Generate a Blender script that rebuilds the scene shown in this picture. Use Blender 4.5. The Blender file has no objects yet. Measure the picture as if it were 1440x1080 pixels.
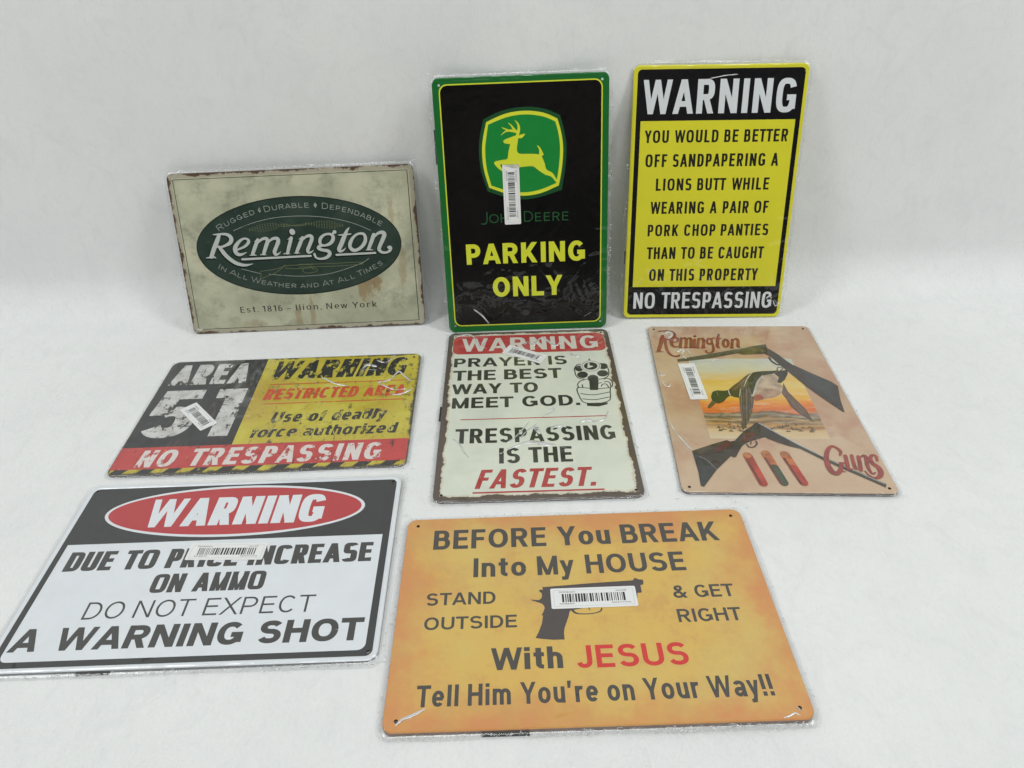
import bpy, math, random
import numpy as np
from mathutils import Vector, Matrix
from mathutils.geometry import delaunay_2d_cdt

SC = bpy.context.scene
COL = SC.collection
PI = math.pi
RND = random.Random(7)

# ------------------------------------------------------------------ camera
def make_camera():
    cd = bpy.data.cameras.new('camera'); co = bpy.data.objects.new('camera', cd); COL.objects.link(co)
    pit, rol = math.radians(35.7323), math.radians(-1.9005)
    fw = Vector((0, math.cos(pit), -math.sin(pit))); rt = Vector((1, 0, 0)); up = rt.cross(fw)
    r2 = math.cos(rol) * rt + math.sin(rol) * up
    u2 = -math.sin(rol) * rt + math.cos(rol) * up
    m = Matrix((r2, u2, -fw)).transposed().to_4x4()
    m.translation = Vector((0, 0, .490525))
    co.matrix_world = m
    cd.sensor_fit = 'HORIZONTAL'; cd.sensor_width = 36; cd.lens = 1027.6265 / 1440 * 36
    cd.clip_start = .01; cd.clip_end = 50
    SC.camera = co
make_camera()

# ------------------------------------------------------------------ dim room all round
W = bpy.data.worlds.new('World'); SC.world = W; W.use_nodes = True
wn = W.node_tree.nodes; wl = W.node_tree.links
wtc = wn.new('ShaderNodeTexCoord'); wno = wn.new('ShaderNodeTexNoise'); wrp = wn.new('ShaderNodeValToRGB')
wno.inputs['Scale'].default_value = 5; wno.inputs['Detail'].default_value = 3
wl.new(wtc.outputs['Generated'], wno.inputs['Vector']); wl.new(wno.outputs['Fac'], wrp.inputs['Fac'])
wrp.color_ramp.elements[0].position = .42; wrp.color_ramp.elements[0].color = (.03, .03, .03, 1)
wrp.color_ramp.elements[1].position = .62; wrp.color_ramp.elements[1].color = (.22, .18, .165, 1)
wl.new(wrp.outputs['Color'], wn['Background'].inputs['Color'])
wn['Background'].inputs['Strength'].default_value = .4

# ------------------------------------------------------------------ ceiling lights
def area(name, loc, target, sx, sy, power, col):
    d = bpy.data.lights.new(name, 'AREA'); d.shape = 'RECTANGLE'; d.size = sx; d.size_y = sy
    d.energy = power; d.color = col
    o = bpy.data.objects.new(name, d); COL.objects.link(o); o.location = loc
    o.rotation_euler = (Vector(target) - Vector(loc)).to_track_quat('-Z', 'Y').to_euler()
    return o
area('ceiling_light', (-1.55, .0, 1.75), (-.25, .8, .12), .5, 1.1, 17, (.968, 1, .992))
area('ceiling_light', (1.65, .0, 1.75), (.3, .8, .12), .5, 1.1, 20, (.968, 1, .992))
area('ceiling_light', (.1, -.85, 2.05), (.05, .8, .15), 1.9, .5, 23, (.975, 1, .995))

SC.view_settings.view_transform = 'Standard'; SC.view_settings.look = 'None'
SC.view_settings.exposure = .04; SC.view_settings.gamma = 1
SC.view_settings.use_curve_mapping = False
SC.cycles.max_bounces = 8; SC.cycles.transparent_max_bounces = 16
SC.cycles.caustics_reflective = False; SC.cycles.caustics_refractive = False

# ------------------------------------------------------------------ materials
class NT:
    def __init__(s, name):
        s.m = bpy.data.materials.new(name); s.m.use_nodes = True
        s.t = s.m.node_tree; s.n = s.t.nodes; s.l = s.t.links
        s.b = s.n['Principled BSDF']; s.out = s.n['Material Output']
        s.tc = s.n.new('ShaderNodeTexCoord')
    def new(s, k, **kw):
        x = s.n.new(k)
        for a, v in kw.items(): setattr(x, a, v)
        return x
    def put(s, sock, v):
        if hasattr(v, 'links') or isinstance(v, bpy.types.NodeSocket): s.l.new(v, sock)
        else: sock.default_value = v
    def math(s, op, a, b=0., c=None, clamp=False):
        x = s.new('ShaderNodeMath', operation=op, use_clamp=clamp)
        s.put(x.inputs[0], a); s.put(x.inputs[1], b)
        if c is not None: s.put(x.inputs[2], c)
        return x.outputs[0]
    def mapping(s, sc=(1, 1, 1), off=(0, 0, 0), src='Object', rot=0):
        x = s.new('ShaderNodeMapping'); s.l.new(s.tc.outputs[src], x.inputs['Vector'])
        x.inputs['Scale'].default_value = sc; x.inputs['Location'].default_value = off
        x.inputs['Rotation'].default_value = (0, 0, rot)
        return x.outputs['Vector']
    def noise(s, scale, detail=4, sc=(1, 1, 1), seed=0, rough=.55, dist=0, rot=0):
        x = s.new('ShaderNodeTexNoise'); x.inputs['Scale'].default_value = scale
        x.inputs['Detail'].default_value = detail; x.inputs['Roughness'].default_value = rough
        x.inputs['Distortion'].default_value = dist
        s.l.new(s.mapping(sc, (seed * 3.17, seed * 1.71, seed * 2.3), rot=rot), x.inputs['Vector'])
        return x.outputs['Fac']
    def step(s, f, lo, hi):
        x = s.new('ShaderNodeMapRange'); x.interpolation_type = 'SMOOTHSTEP'
        s.put(x.inputs['Value'], f); s.put(x.inputs['From Min'], lo); s.put(x.inputs['From Max'], hi)
        return x.outputs['Result']
    def mix(s, f, a, b):
        x = s.new('ShaderNodeMix', data_type='RGBA')
        s.put(x.inputs[0], f)
        for k, v in ((6, a), (7, b)):
            if isinstance(v, tuple): v = (*v[:3], 1)
            s.put(x.inputs[k], v)
        return x.outputs[2]
    def edge(s, hw, hh):
        sp = s.new('ShaderNodeSeparateXYZ'); s.l.new(s.tc.outputs['Object'], sp.inputs[0])
        ax = s.math('SUBTRACT', hw, s.math('ABSOLUTE', sp.outputs[0]))
        ay = s.math('SUBTRACT', hh, s.math('ABSOLUTE', sp.outputs[1]))
        return s.math('MINIMUM', ax, ay), sp
    def film(s, seed=0, strength=.5, rough=.28, spec=.5, coat=1.):
        """the printed tin under its tight clear film: gloss that waves with the film"""
        b = s.b
        b.inputs['Roughness'].default_value = rough
        b.inputs['Specular IOR Level'].default_value = spec
        b.inputs['Coat Weight'].default_value = coat
        b.inputs['Coat Roughness'].default_value = .06
        b.inputs['Coat IOR'].default_value = 1.5
        n1 = s.noise(16, 2, (1, 1, 1), seed + 1, dist=1.2)
        n2 = s.noise(70, 3, (1, .5, 1), seed + 2, dist=.6)
        h = s.math('ADD', n1, s.math('MULTIPLY', n2, .22))
        bp = s.new('ShaderNodeBump'); bp.inputs['Strength'].default_value = min(1, strength * 1.7)
        bp.inputs['Distance'].default_value = .004
        s.l.new(h, bp.inputs['Height']); s.l.new(bp.outputs['Normal'], b.inputs['Coat Normal'])

def ink(name, base, seed=0, wear=(), mottle=None, strength=.5, rough=.3, spec=.5):
    """printed colour; wear = [(colour, scale, lo, hi, stretch)], mottle = (colour, scale, amount)"""
    k = NT(name); c = (*base, 1)
    if mottle:
        c = k.mix(k.math('MULTIPLY', k.step(k.noise(mottle[1], 6, seed=seed + 5), .35, .7), mottle[2]), base, mottle[0])
    else:
        lighter = tuple(min(1, v * 1.12 + .002) for v in base)
        c = k.mix(k.noise(45, 3, seed=seed + 6), base, lighter)
    for i, (col, sc, lo, hi, st) in enumerate(wear):
        c = k.mix(k.step(k.noise(sc, 9, st, seed + 11 + i, .68, .25), lo, hi), c, col)
    k.put(k.b.inputs['Base Color'], c)
    k.film(seed=0, strength=strength, rough=rough, spec=spec)
    return k.m

# ------------------------------------------------------------------ flat shapes: union of polygons through a planar triangulation
def ccw(p):
    a = sum(p[i][0] * p[(i + 1) % len(p)][1] - p[(i + 1) % len(p)][0] * p[i][1] for i in range(len(p)))
    return p if a > 0 else p[::-1]
def area2(p):
    return abs(sum(p[i][0] * p[(i + 1) % len(p)][1] - p[(i + 1) % len(p)][0] * p[i][1] for i in range(len(p)))) / 2
def tri_union(plus, minus=(), clip=None):
    """triangles covering the union of plus, less minus, inside clip"""
    plus = [ccw(list(p)) for p in plus if area2(p) > 1e-4]
    polys = plus + [ccw(list(p)) for p in minus] + ([ccw(list(clip))] if clip else [])
    vs, es = [], []
    for p in polys:
        k = len(vs); vs += [Vector((a[0], a[1])) for a in p]
        es += [(k + i, k + (i + 1) % len(p)) for i in range(len(p))]
    rv, re, rf, ov, oe, of = delaunay_2d_cdt(vs, es, [], 0, 1e-4)
    V = np.array([(v[0], v[1]) for v in rv]); T = np.array([list(f) for f in rf if len(f) == 3])
    C = V[T].mean(1)
    def inside(p):
        q = np.array(p); r = np.zeros(len(C), bool)
        idx = np.nonzero((C[:, 0] >= q[:, 0].min()) & (C[:, 0] <= q[:, 0].max()) & (C[:, 1] >= q[:, 1].min()) & (C[:, 1] <= q[:, 1].max()))[0]
        if not len(idx): return r
        x, y = C[idx, 0], C[idx, 1]; c = np.zeros(len(idx), bool)
        for i in range(len(q)):
            (x0, y0), (x1, y1) = q[i], q[(i + 1) % len(q)]
            if y0 != y1: c ^= ((y0 > y) != (y1 > y)) & (x < (x1 - x0) * (y - y0) / (y1 - y0) + x0)
        r[idx] = c; return r
    keep = np.zeros(len(C), bool)
    for p in plus: keep |= inside(p)
    for p in minus: keep &= ~inside(p)
    if clip: keep &= inside(clip)
    ar = V[T]; cr = (ar[:, 1, 0] - ar[:, 0, 0]) * (ar[:, 2, 1] - ar[:, 0, 1]) - (ar[:, 1, 1] - ar[:, 0, 1]) * (ar[:, 2, 0] - ar[:, 0, 0])
    keep &= np.abs(cr) > 1e-7
    out = [list(map(int, t)) if c > 0 else list(map(int, t[::-1])) for t, c, k in zip(T, cr, keep) if k]
    return [(float(v[0]), float(v[1])) for v in V], out
def link_mesh(name, verts, faces, mats, parent, smooth=False, fm=None):
    used = sorted({i for f in faces for i in f}); ren = {o: i for i, o in enumerate(used)}
    me = bpy.data.meshes.new(name)
    me.from_pydata([tuple(c * .001 for c in verts[i]) for i in used], [], [[ren[i] for i in f] for f in faces])
    for m in (mats if isinstance(mats, (list, tuple)) else [mats]): me.materials.append(m)
    if fm:
        for p, i in zip(me.polygons, fm): p.material_index = i
    if smooth:
        for p in me.polygons: p.use_smooth = True
    me.update()
    o = bpy.data.objects.new(name, me); COL.objects.link(o); o.parent = parent
    return o
def flat(name, groups, parent):
    """groups = [(material, z, polygons, minus, clip)] joined in ONE mesh, sizes in millimetres"""
    V, F, M, FM = [], [], [], []
    for g in groups:
        m, z, plus = g[:3]; minus = g[3] if len(g) > 3 else (); clip = g[4] if len(g) > 4 else None
        v, f = tri_union(plus, minus, clip)
        if m not in M: M.append(m)
        k = len(V); V += [(a, b, z) for a, b in v]
        for t in f:
            F.append([i + k for i in t]); FM.append(M.index(m))
    return link_mesh(name, V, F, M, parent, fm=FM)
def rrect(x0, y0, x1, y1, r, n=6):
    out = []
    for cx, cy, a in ((x1 - r, y1 - r, 0), (x0 + r, y1 - r, 90), (x0 + r, y0 + r, 180), (x1 - r, y0 + r, 270)):
        for i in range(n + 1):
            t = math.radians(a + 90 * i / n); out.append((cx + r * math.cos(t), cy + r * math.sin(t)))
    return out
def rect(x0, y0, x1, y1): return [(x0, y0), (x1, y0), (x1, y1), (x0, y1)]
def ellipse(cx, cy, a, b, n=72): return [(cx + a * math.cos(2 * PI * i / n), cy + b * math.sin(2 * PI * i / n)) for i in range(n)]
def seg(a, b, w):
    dx, dy = b[0] - a[0], b[1] - a[1]; d = math.hypot(dx, dy) or 1; nx, ny = -dy / d * w / 2, dx / d * w / 2
    return [(a[0] - nx, a[1] - ny), (b[0] - nx, b[1] - ny), (b[0] + nx, b[1] + ny), (a[0] + nx, a[1] + ny)]
def smooth_path(p, k=4):
    if len(p) < 3: return list(p)
    closed = math.hypot(p[0][0] - p[-1][0], p[0][1] - p[-1][1]) < 1e-6
    out = []; n = len(p)
    for i in range(n - 1):
        a = p[i - 1] if i else (p[-2] if closed else p[0]); b = p[i]; c = p[i + 1]
        d = p[i + 2] if i + 2 < n else (p[1] if closed else p[-1])
        for j in range(k):
            t = j / k
            out.append(tuple(.5 * (2 * b[q] + (c[q] - a[q]) * t + (2 * a[q] - 5 * b[q] + 4 * c[q] - d[q]) * t * t + (3 * b[q] - a[q] - 3 * c[q] + d[q]) * t ** 3) for q in range(len(b))))
    out.append(p[-1]); return out
def smooth_poly(p, k=3):
    return [q[:2] for q in smooth_path(list(p) + [p[0]], k)[:-1]]
def smooth_sides(p):
    out = []
    for i in range(0, 16, 4):
        out += [q[:2] for q in smooth_path([p[(i + j) % 16] for j in range(5)], 5)[:-1]]
    return out
def brush(p, k=4, grow=0.):
    """a stroke of changing width: quads plus round joints"""
    p = [(a, b, max(.1, w + grow)) for a, b, w in smooth_path(p, k)]; out = []
    for a, b in zip(p, p[1:]):
        dx, dy = b[0] - a[0], b[1] - a[1]; d = math.hypot(dx, dy)
        if d < 1e-5: continue
        nx, ny = -dy / d, dx / d
        out.append([(a[0] - nx * a[2] / 2, a[1] - ny * a[2] / 2), (b[0] - nx * b[2] / 2, b[1] - ny * b[2] / 2), (b[0] + nx * b[2] / 2, b[1] + ny * b[2] / 2), (a[0] + nx * a[2] / 2, a[1] + ny * a[2] / 2)])
    for a in p:
        n = 10 if a[2] > .8 else 6
        out.append([(a[0] + a[2] / 2 * math.cos(2 * PI * i / n + .13), a[1] + a[2] / 2 * math.sin(2 * PI * i / n + .13)) for i in range(n)])
    return out

# ------------------------------------------------------------------ letters: strokes in a box, cap height 1
def clip_y(p, y0, y1):
    for s, lim in ((1, y0), (-1, -y1)):
        q = []
        for i in range(len(p)):
            a, b = p[i], p[(i + 1) % len(p)]; da, db = s * a[1] - lim, s * b[1] - lim
            if da >= 0: q.append(a)
            if (da > 0) != (db > 0) and da != db:
                t = da / (da - db); q.append((a[0] + (b[0] - a[0]) * t, a[1] + (b[1] - a[1]) * t))
        p = q
        if len(p) < 3: return None
    return p
WID = dict(A=.98, B=.78, C=.84, D=.82, E=.7, F=.66, G=.88, H=.82, I=0, J=.62, K=.86, L=.66, M=.96, N=.84, O=.92, P=.74, R=.8, S=.78, T=.8, U=.82, V=.92, W=1.32, X=.92, Y=.92, Z=.76,
           a=.66, b=.68, c=.64, d=.68, e=.68, f=.42, h=.64, i=0, k=.66, l=0, m=1.02, n=.64, o=.7, r=.44, s=.62, t=.44, u=.64, w=.98, y=.7, z=.6, v=.68, g=.68, p=.68)
WID.update({'1': .4, '2': .64, '3': .64, '4': .7, '5': .68, '6': .68, '7': .64, '8': .68, '9': .68, '0': .68, '&': .92, '!': 0, '.': 0, ',': 0, "'": 0, '-': .34, ':': 0})
TIGHT = set('AVWYTXvwy7')
def glyph(ch, W, tv, th, n=2.2, xh=.74):
    """polygons of one character; W box width, tv/th stem thickness, n roundness exponent"""
    P = []
    if W <= 0: W = tv * 1.05
    X = lambda u: tv / 2 + u * (W - tv)
    def Y(v, h=1.): return th / 2 + v * (h - th)
    def stem(u, y0=0, y1=1): P.append(rect(X(u) - tv / 2, y0, X(u) + tv / 2, y1))
    def bar(y, x0, x1): P.append(rect(x0, y - th / 2, x1, y + th / 2))
    def dia(x0, y0, x1, y1, t=None, lo=0, hi=1, e0=1, e1=1):
        t = t or (tv * .92); dx, dy = x1 - x0, y1 - y0; d = math.hypot(dx, dy); e = t / d * 1.2
        q = clip_y(seg((x0 - dx * e * e0, y0 - dy * e * e0), (x1 + dx * e * e1, y1 + dy * e * e1), t), lo, hi)
        if q: P.append(q)
    def path(p):
        q = []
        for i in range(len(p)):
            a, b = p[max(0, i - 1)], p[min(len(p) - 1, i + 1)]
            dx, dy = b[0] - a[0], b[1] - a[1]; d = math.hypot(dx, dy) or 1; dx /= d; dy /= d
            w = math.sqrt((tv * dy) ** 2 + (th * dx) ** 2) / 2
            q.append(((p[i][0] + dy * w, p[i][1] - dx * w), (p[i][0] - dy * w, p[i][1] + dx * w)))
        for a, b in zip(q, q[1:]): P.append([a[0], b[0], b[1], a[1]])
    def arcp(cx, cy, rx, ry, a0, a1, k=None):
        k = k or max(4, int(abs(a1 - a0) / 10)); o = []
        for i in range(k + 1):
            t = math.radians(a0 + (a1 - a0) * i / k); c, s = math.cos(t), math.sin(t)
            o.append((cx + rx * math.copysign(abs(c) ** (2 / n), c), cy + ry * math.copysign(abs(s) ** (2 / n), s)))
        return o
    m = X(.5); w2 = (W - tv) / 2; hx = tv * .56
    if ch == 'A':
        dia(hx, 0, W / 2, 1.02); dia(W - hx, 0, W / 2, 1.02); bar(.29, W * .22, W * .78)
    elif ch == 'B':
        stem(0); r1 = .24 + 0 * W; c1 = .76; bar(Y(1), tv * .5, W * .56); bar(.53, tv * .5, W * .6); bar(Y(0), tv * .5, W * .58)
        path(arcp(W * .52, (Y(1) + .53) / 2, W * .93 - W * .52 - tv / 2, (Y(1) - .53) / 2, 90, -90)); path(arcp(W * .55, (Y(0) + .53) / 2, W - W * .55 - tv / 2, (.53 - Y(0)) / 2, 90, -90))
    elif ch in 'CG':
        y2 = .5 - th / 2
        path(arcp(m, .5, w2, y2, 42 if n < 3 else 25, 318 if ch == 'C' and n < 3 else (335 if ch == 'C' else 345)))
        if ch == 'G': bar(.44, W * .54, W); P.append(rect(X(1) - tv / 2, .16, X(1) + tv / 2, .44)); P.append(clip_y(rect(X(1) - tv * .5, .1, X(1) + tv / 2, .2), 0, 1))
    elif ch == 'D':
        stem(0); bar(Y(1), tv * .5, W * .42); bar(Y(0), tv * .5, W * .42)
        path(arcp(W * .4, .5, W - W * .4 - tv / 2, .5 - th / 2, 90, -90))
    elif ch == 'E': stem(0); bar(Y(1), tv * .5, W); bar(.52, tv * .5, W * .93); bar(Y(0), tv * .5, W)
    elif ch == 'F': stem(0); bar(Y(1), tv * .5, W); bar(.5, tv * .5, W * .9)
    elif ch == 'H': stem(0); stem(1); bar(.52, tv * .5, W - tv * .5)
    elif ch in 'Il': stem(.5)
    elif ch == 'J': stem(1, .3, 1); path(arcp(m, .3, w2, .3 - th / 2, 0, -165))
    elif ch == 'K': stem(0); dia(tv * .6, .3, W - hx * 1.15, 1, e0=0); dia(W * .4, .56, W - hx * 1.05, 0, e0=0)
    elif ch == 'L': stem(0); bar(Y(0), tv * .5, W)
    elif ch == 'M': stem(0); stem(1); dia(tv * .5, 1, W / 2, 0, min(tv * .85, W * .19)); dia(W - tv * .5, 1, W / 2, 0, min(tv * .85, W * .19))
    elif ch == 'N': stem(0); stem(1); dia(tv * .55, 1, W - tv * .55, 0, min(tv * .85, W * .3))
    elif ch == 'O': path(arcp(m, .5, w2, .5 - th / 2, 0, 360, 40))
    elif ch in 'PR':
        stem(0); lo = .44 if ch == 'P' else .48; bar(Y(1), tv * .5, W * .56); bar(lo, tv * .5, W * .56)
        path(arcp(W * .52, (Y(1) + lo) / 2, (W if ch == 'P' else W * .97) - W * .52 - tv / 2, (Y(1) - lo) / 2, 90, -90))
        if ch == 'R': dia(W * .5, .5, W - hx * 1.0, 0, hi=.5)
    elif ch in 'Ss':
        h = 1 if ch == 'S' else xh; c = h * .52
        r1 = (h - th / 2 - c) / 2; r0 = (c - th / 2) / 2
        path(arcp(m, c + r1, w2 * .95, r1, 22, 270) + arcp(m, r0 + th / 2, w2, r0, 90, -160)[1:])
    elif ch == 'T': stem(.5); bar(Y(1), 0, W)
    elif ch == 'U': stem(0, .36); stem(1, .36); path(arcp(m, .36, w2, .36 - th / 2, 180, 360))
    elif ch in 'Vv': h = 1 if ch == 'V' else xh; dia(hx, h, W / 2, 0, hi=h); dia(W - hx, h, W / 2, 0, hi=h)
    elif ch in 'Ww':
        h = 1 if ch == 'W' else xh; t = min(tv * .85, W * .185); a = t * .53
        for x0, x1 in ((a, W * .28), (W / 2, W * .28), (W / 2, W * .72), (W - a, W * .72)): dia(x0, h, x1, 0, t, 0, h)
    elif ch == 'X': dia(hx * 1.1, 0, W - hx * 1.1, 1); dia(hx * 1.1, 1, W - hx * 1.1, 0)
    elif ch == 'Y': stem(.5, 0, .46); dia(hx, 1, W / 2, .4, lo=.36); dia(W - hx, 1, W / 2, .4, lo=.36)
    elif ch in 'Zz': h = 1 if ch == 'Z' else xh; bar(Y(1, h), 0, W); bar(Y(0), 0, W); dia(hx * 1.2, th * .6, W - hx * 1.2, h - th * .6, hi=h)
    elif ch in 'nhmrup':
        if ch == 'u': stem(1, 0, xh); P.append(rect(0, .3, tv, xh)); path(arcp(m, .3, w2, .3 - th / 2, 180, 340))
        elif ch == 'm':
            stem(0, 0, xh); q = W / 2
            for c in (.25, .75):
                cx = X(c); path(arcp(cx, xh - .3, (W - tv) / 4, .3 - th / 2, 170, 0)); P.append(rect(X(c + .25) - tv / 2, 0, X(c + .25) + tv / 2, xh - .3))
        elif ch == 'r': stem(0, 0, xh); path(arcp(tv / 2 + (W - tv / 2) * .8, xh - .3, (W - tv / 2) * .8, .3 - th / 2, 165, 78))
        else: stem(0, 0 if ch != 'p' else -.28, 1 if ch == 'h' else xh); path(arcp(m, xh - .3, w2, .3 - th / 2, 170, 0)); stem(1, 0, xh - .3)
    elif ch in 'oabdgcep':
        cy = xh / 2; ry = cy - th / 2
        if ch == 'o': path(arcp(m, cy, w2, ry, 0, 360, 32))
        elif ch == 'c': path(arcp(m, cy, w2, ry, 48, 312))
        elif ch == 'e': path(arcp(m, cy, w2, ry, 0, 318)); bar(cy * .98, tv * .5, W - tv * .3)
        elif ch == 'd': path(arcp(m, cy, w2, ry, 0, 360, 32)); stem(1, 0, 1)
        elif ch == 'b': path(arcp(m, cy, w2, ry, 0, 360, 32)); stem(0, 0, 1)
        elif ch == 'g': path(arcp(m, cy, w2, ry, 0, 360, 32)); stem(1, -.08, xh); path(arcp(m, -.06, w2, .2, 0, -150))
        else:
            stem(1, 0, xh * .68); path(arcp(m, xh * .66, w2, xh * .34 - th / 2, 0, 158))
            path(arcp(X(.45), xh * .3, w2 * .9, xh * .3 - th / 2, 90, 270)); bar(xh * .6 - th / 2, X(.4), W - tv * .4); bar(Y(0), X(.4), X(.6)); path([(X(.55), Y(0)), (X(.85), th), (X(1), xh * .3)])
    elif ch in 'ft':
        sx = W * .48
        if ch == 'f': P.append(rect(sx - tv / 2, 0, sx + tv / 2, .78)); path(arcp(sx + (W - sx), .78, W - sx, .22 - th / 2, 180, 95)); bar(xh - th / 2, 0, W)
        else: P.append(rect(sx - tv / 2, .2, sx + tv / 2, .95)); path(arcp(sx + (W - sx), .22, W - sx, .22 - th / 2, 180, 265)); bar(xh - th / 2, 0, W)
    elif ch == 'i': P.append(rect(0, 0, tv, xh)); P.append(rect(0, 1 - th, tv, 1))
    elif ch == 'k': stem(0); dia(tv * .6, .2, W - hx * 1.1, xh, hi=xh, e0=0); dia(W * .4, xh * .58, W - hx, 0, hi=xh, e0=0)
    elif ch == 'y': dia(hx, xh, W * .52, 0, lo=.02, hi=xh); dia(W - hx, xh, W * .36, -.24, lo=-.26, hi=xh); P.append(rect(W * .1, -.28, W * .42, -.28 + th))
    elif ch == '1': stem(1); P.append(rect(0, .8, W, 1)) if tv > .18 else dia(W - tv * .6, 1.0, 0, .68, th * 1.05, .6, 1)
    elif ch == '5':
        bar(Y(1), W * .12, W * .94); P.append([(W * .04, .5), (W * .04 + tv, .5), (W * .12 + tv, 1), (W * .12, 1)]); path(arcp(m, .32, w2, .32 - th / 2, 125, -152)); P.append(rect(W * .04, .46, W * .3, .56))
    elif ch == '8': path(arcp(m, .26, w2, .26 - th / 2, 0, 360, 28)); path(arcp(m, .75, w2 * .88, .25 - th / 2, 0, 360, 28))
    elif ch in '69':
        q = len(P); path(arcp(m, .31, w2, .31 - th / 2, 0, 360, 28)); path(arcp(m, .5, w2, .5 - th / 2, 55, 190))
        if ch == '9': P[q:] = [[(W - a, 1 - b) for a, b in p] for p in P[q:]]
    elif ch == '0': path(arcp(m, .5, w2, .5 - th / 2, 0, 360, 32))
    elif ch == '7': bar(Y(1), 0, W); dia(W * .3, 0, W - tv * .6, 1)
    elif ch == '4': P.append(rect(W * .6, 0, W * .6 + tv, 1)); bar(.3, 0, W); dia(tv * .4, .3, W * .62, 1, hi=1)
    elif ch == '2': path(arcp(m, .71, w2, .29 - th / 2, 165, -30)); bar(Y(0), 0, W); dia(hx, th * .6, W - hx * 1.2, .58, hi=.6)
    elif ch == '3': path(arcp(m, .75, w2 * .9, .25 - th / 2, 150, -90)); path(arcp(m, .27, w2, .27 - th / 2, 90, -150))
    elif ch == '&':
        path(arcp(W * .42, .77, W * .2, .23 - th / 2, 0, 360, 24)); path(arcp(W * .38, .27, W * .38 - tv / 2, .27 - th / 2, 60, 330)); dia(W * .28, .72, W - hx * 1.1, 0, tv * .9, hi=.8); dia(W * .66, .12, W - tv * .5, .46, tv * .8, .1, .46); dia(W * .3, .45, W * .56, .66, tv * .75, .4, .7)
    elif ch == '!': P.append(rect(0, .3, tv, 1)); P.append(rect(0, 0, tv, th * 1.15))
    elif ch in '.,': P.append(rect(0, 0, tv, th * 1.2)); 
    elif ch == "'": P.append([(0, .66), (tv * .7, .66), (tv, 1), (0, 1)])
    elif ch == '-': bar(.38, 0, W)
    if ch == ',': P.append([(tv * .3, .02), (tv, .02), (tv * .4, -.18), (0, -.18)])
    return [p for p in P if p]
def layout(txt, tv, gap, k, sp, small=None):
    """[(char, x, width, scale)] and the total width, cap height 1"""
    x = 0; out = []; prev = None
    for ch in txt:
        if ch == ' ': x += sp * k; prev = None; continue
        s = 1.
        if small and ch.islower(): s = small; g = ch.upper()
        else: g = ch
        w = max(tv * 1.05, WID[g] * k) if WID[g] else tv * 1.05
        w *= s
        if prev is not None:
            d = gap
            if g in TIGHT: d -= gap * .42
            if prev in TIGHT: d -= gap * .42
            x += d * k
        out.append((g, x, w, s)); x += w; prev = g
    return out, x
def text(L, tv=.2, th=None, n=2.2, gap=.2, sp=.36, sl=0., xh=.74, small=None):
    """polygons of a line that fills x0..x1, L = dict(t, x0, x1, y, h)"""
    th = th or tv * .85; want = (L['x1'] - L['x0']) / L['h'] - sl; lo, hi = .15, 4
    for _ in range(40):
        k = (lo + hi) / 2
        lay, tot = layout(L['t'], tv, gap, k, sp, small)
        if tot > want: hi = k
        else: lo = k
    out = []
    for g, x, w, s in lay:
        for p in glyph(g, w / s, tv / s if small else tv, th / s if small else th, n, xh):
            out.append([(L['x0'] + L['h'] * (x + a * s + sl * b * s), L['y'] + L['h'] * b * s) for a, b in p])
    return out
def tilted(polys, c, ang, piv):
    ca, sa = math.cos(ang), math.sin(ang)
    return [[(c[0] + ca * (x - piv[0]) - sa * (y - piv[1]), c[1] + sa * (x - piv[0]) + ca * (y - piv[1])) for x, y in p] for p in polys]
def arc_text(txt, p0, pm, p1, h, tv, small, below=False, gap=.26, sp=.5):
    """small-cap line on the circle through three points"""
    (ax, ay), (bx, by), (cx, cy) = p0, pm, p1
    d = 2 * (ax * (by - cy) + bx * (cy - ay) + cx * (ay - by))
    ux = ((ax * ax + ay * ay) * (by - cy) + (bx * bx + by * by) * (cy - ay) + (cx * cx + cy * cy) * (ay - by)) / d
    uy = ((ax * ax + ay * ay) * (cx - bx) + (bx * bx + by * by) * (ax - cx) + (cx * cx + cy * cy) * (bx - ax)) / d
    r = math.hypot(ax - ux, ay - uy); a0 = math.atan2(ay - uy, ax - ux); a1 = math.atan2(cy - uy, cx - ux)
    L = abs(a1 - a0) * r / h; lo, hi = .2, 4
    for _ in range(40):
        k = (lo + hi) / 2; lay, tot = layout(txt, tv, gap, k, sp, small)
        if tot > L: hi = k
        else: lo = k
    out = []
    for g, x, w, s in lay:
        t = a0 + (a1 - a0) * ((x + w / 2) / tot); rot = t + (PI / 2 if below else -PI / 2)
        loc = (ux + r * math.cos(t), uy + r * math.sin(t))
        P = [[(h * a * s, h * b * s) for a, b in p] for p in glyph(g, w / s, tv / s, tv * .9 / s)]
        out += tilted(P, loc, rot, (h * w / 2, 0))
    return out

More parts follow.
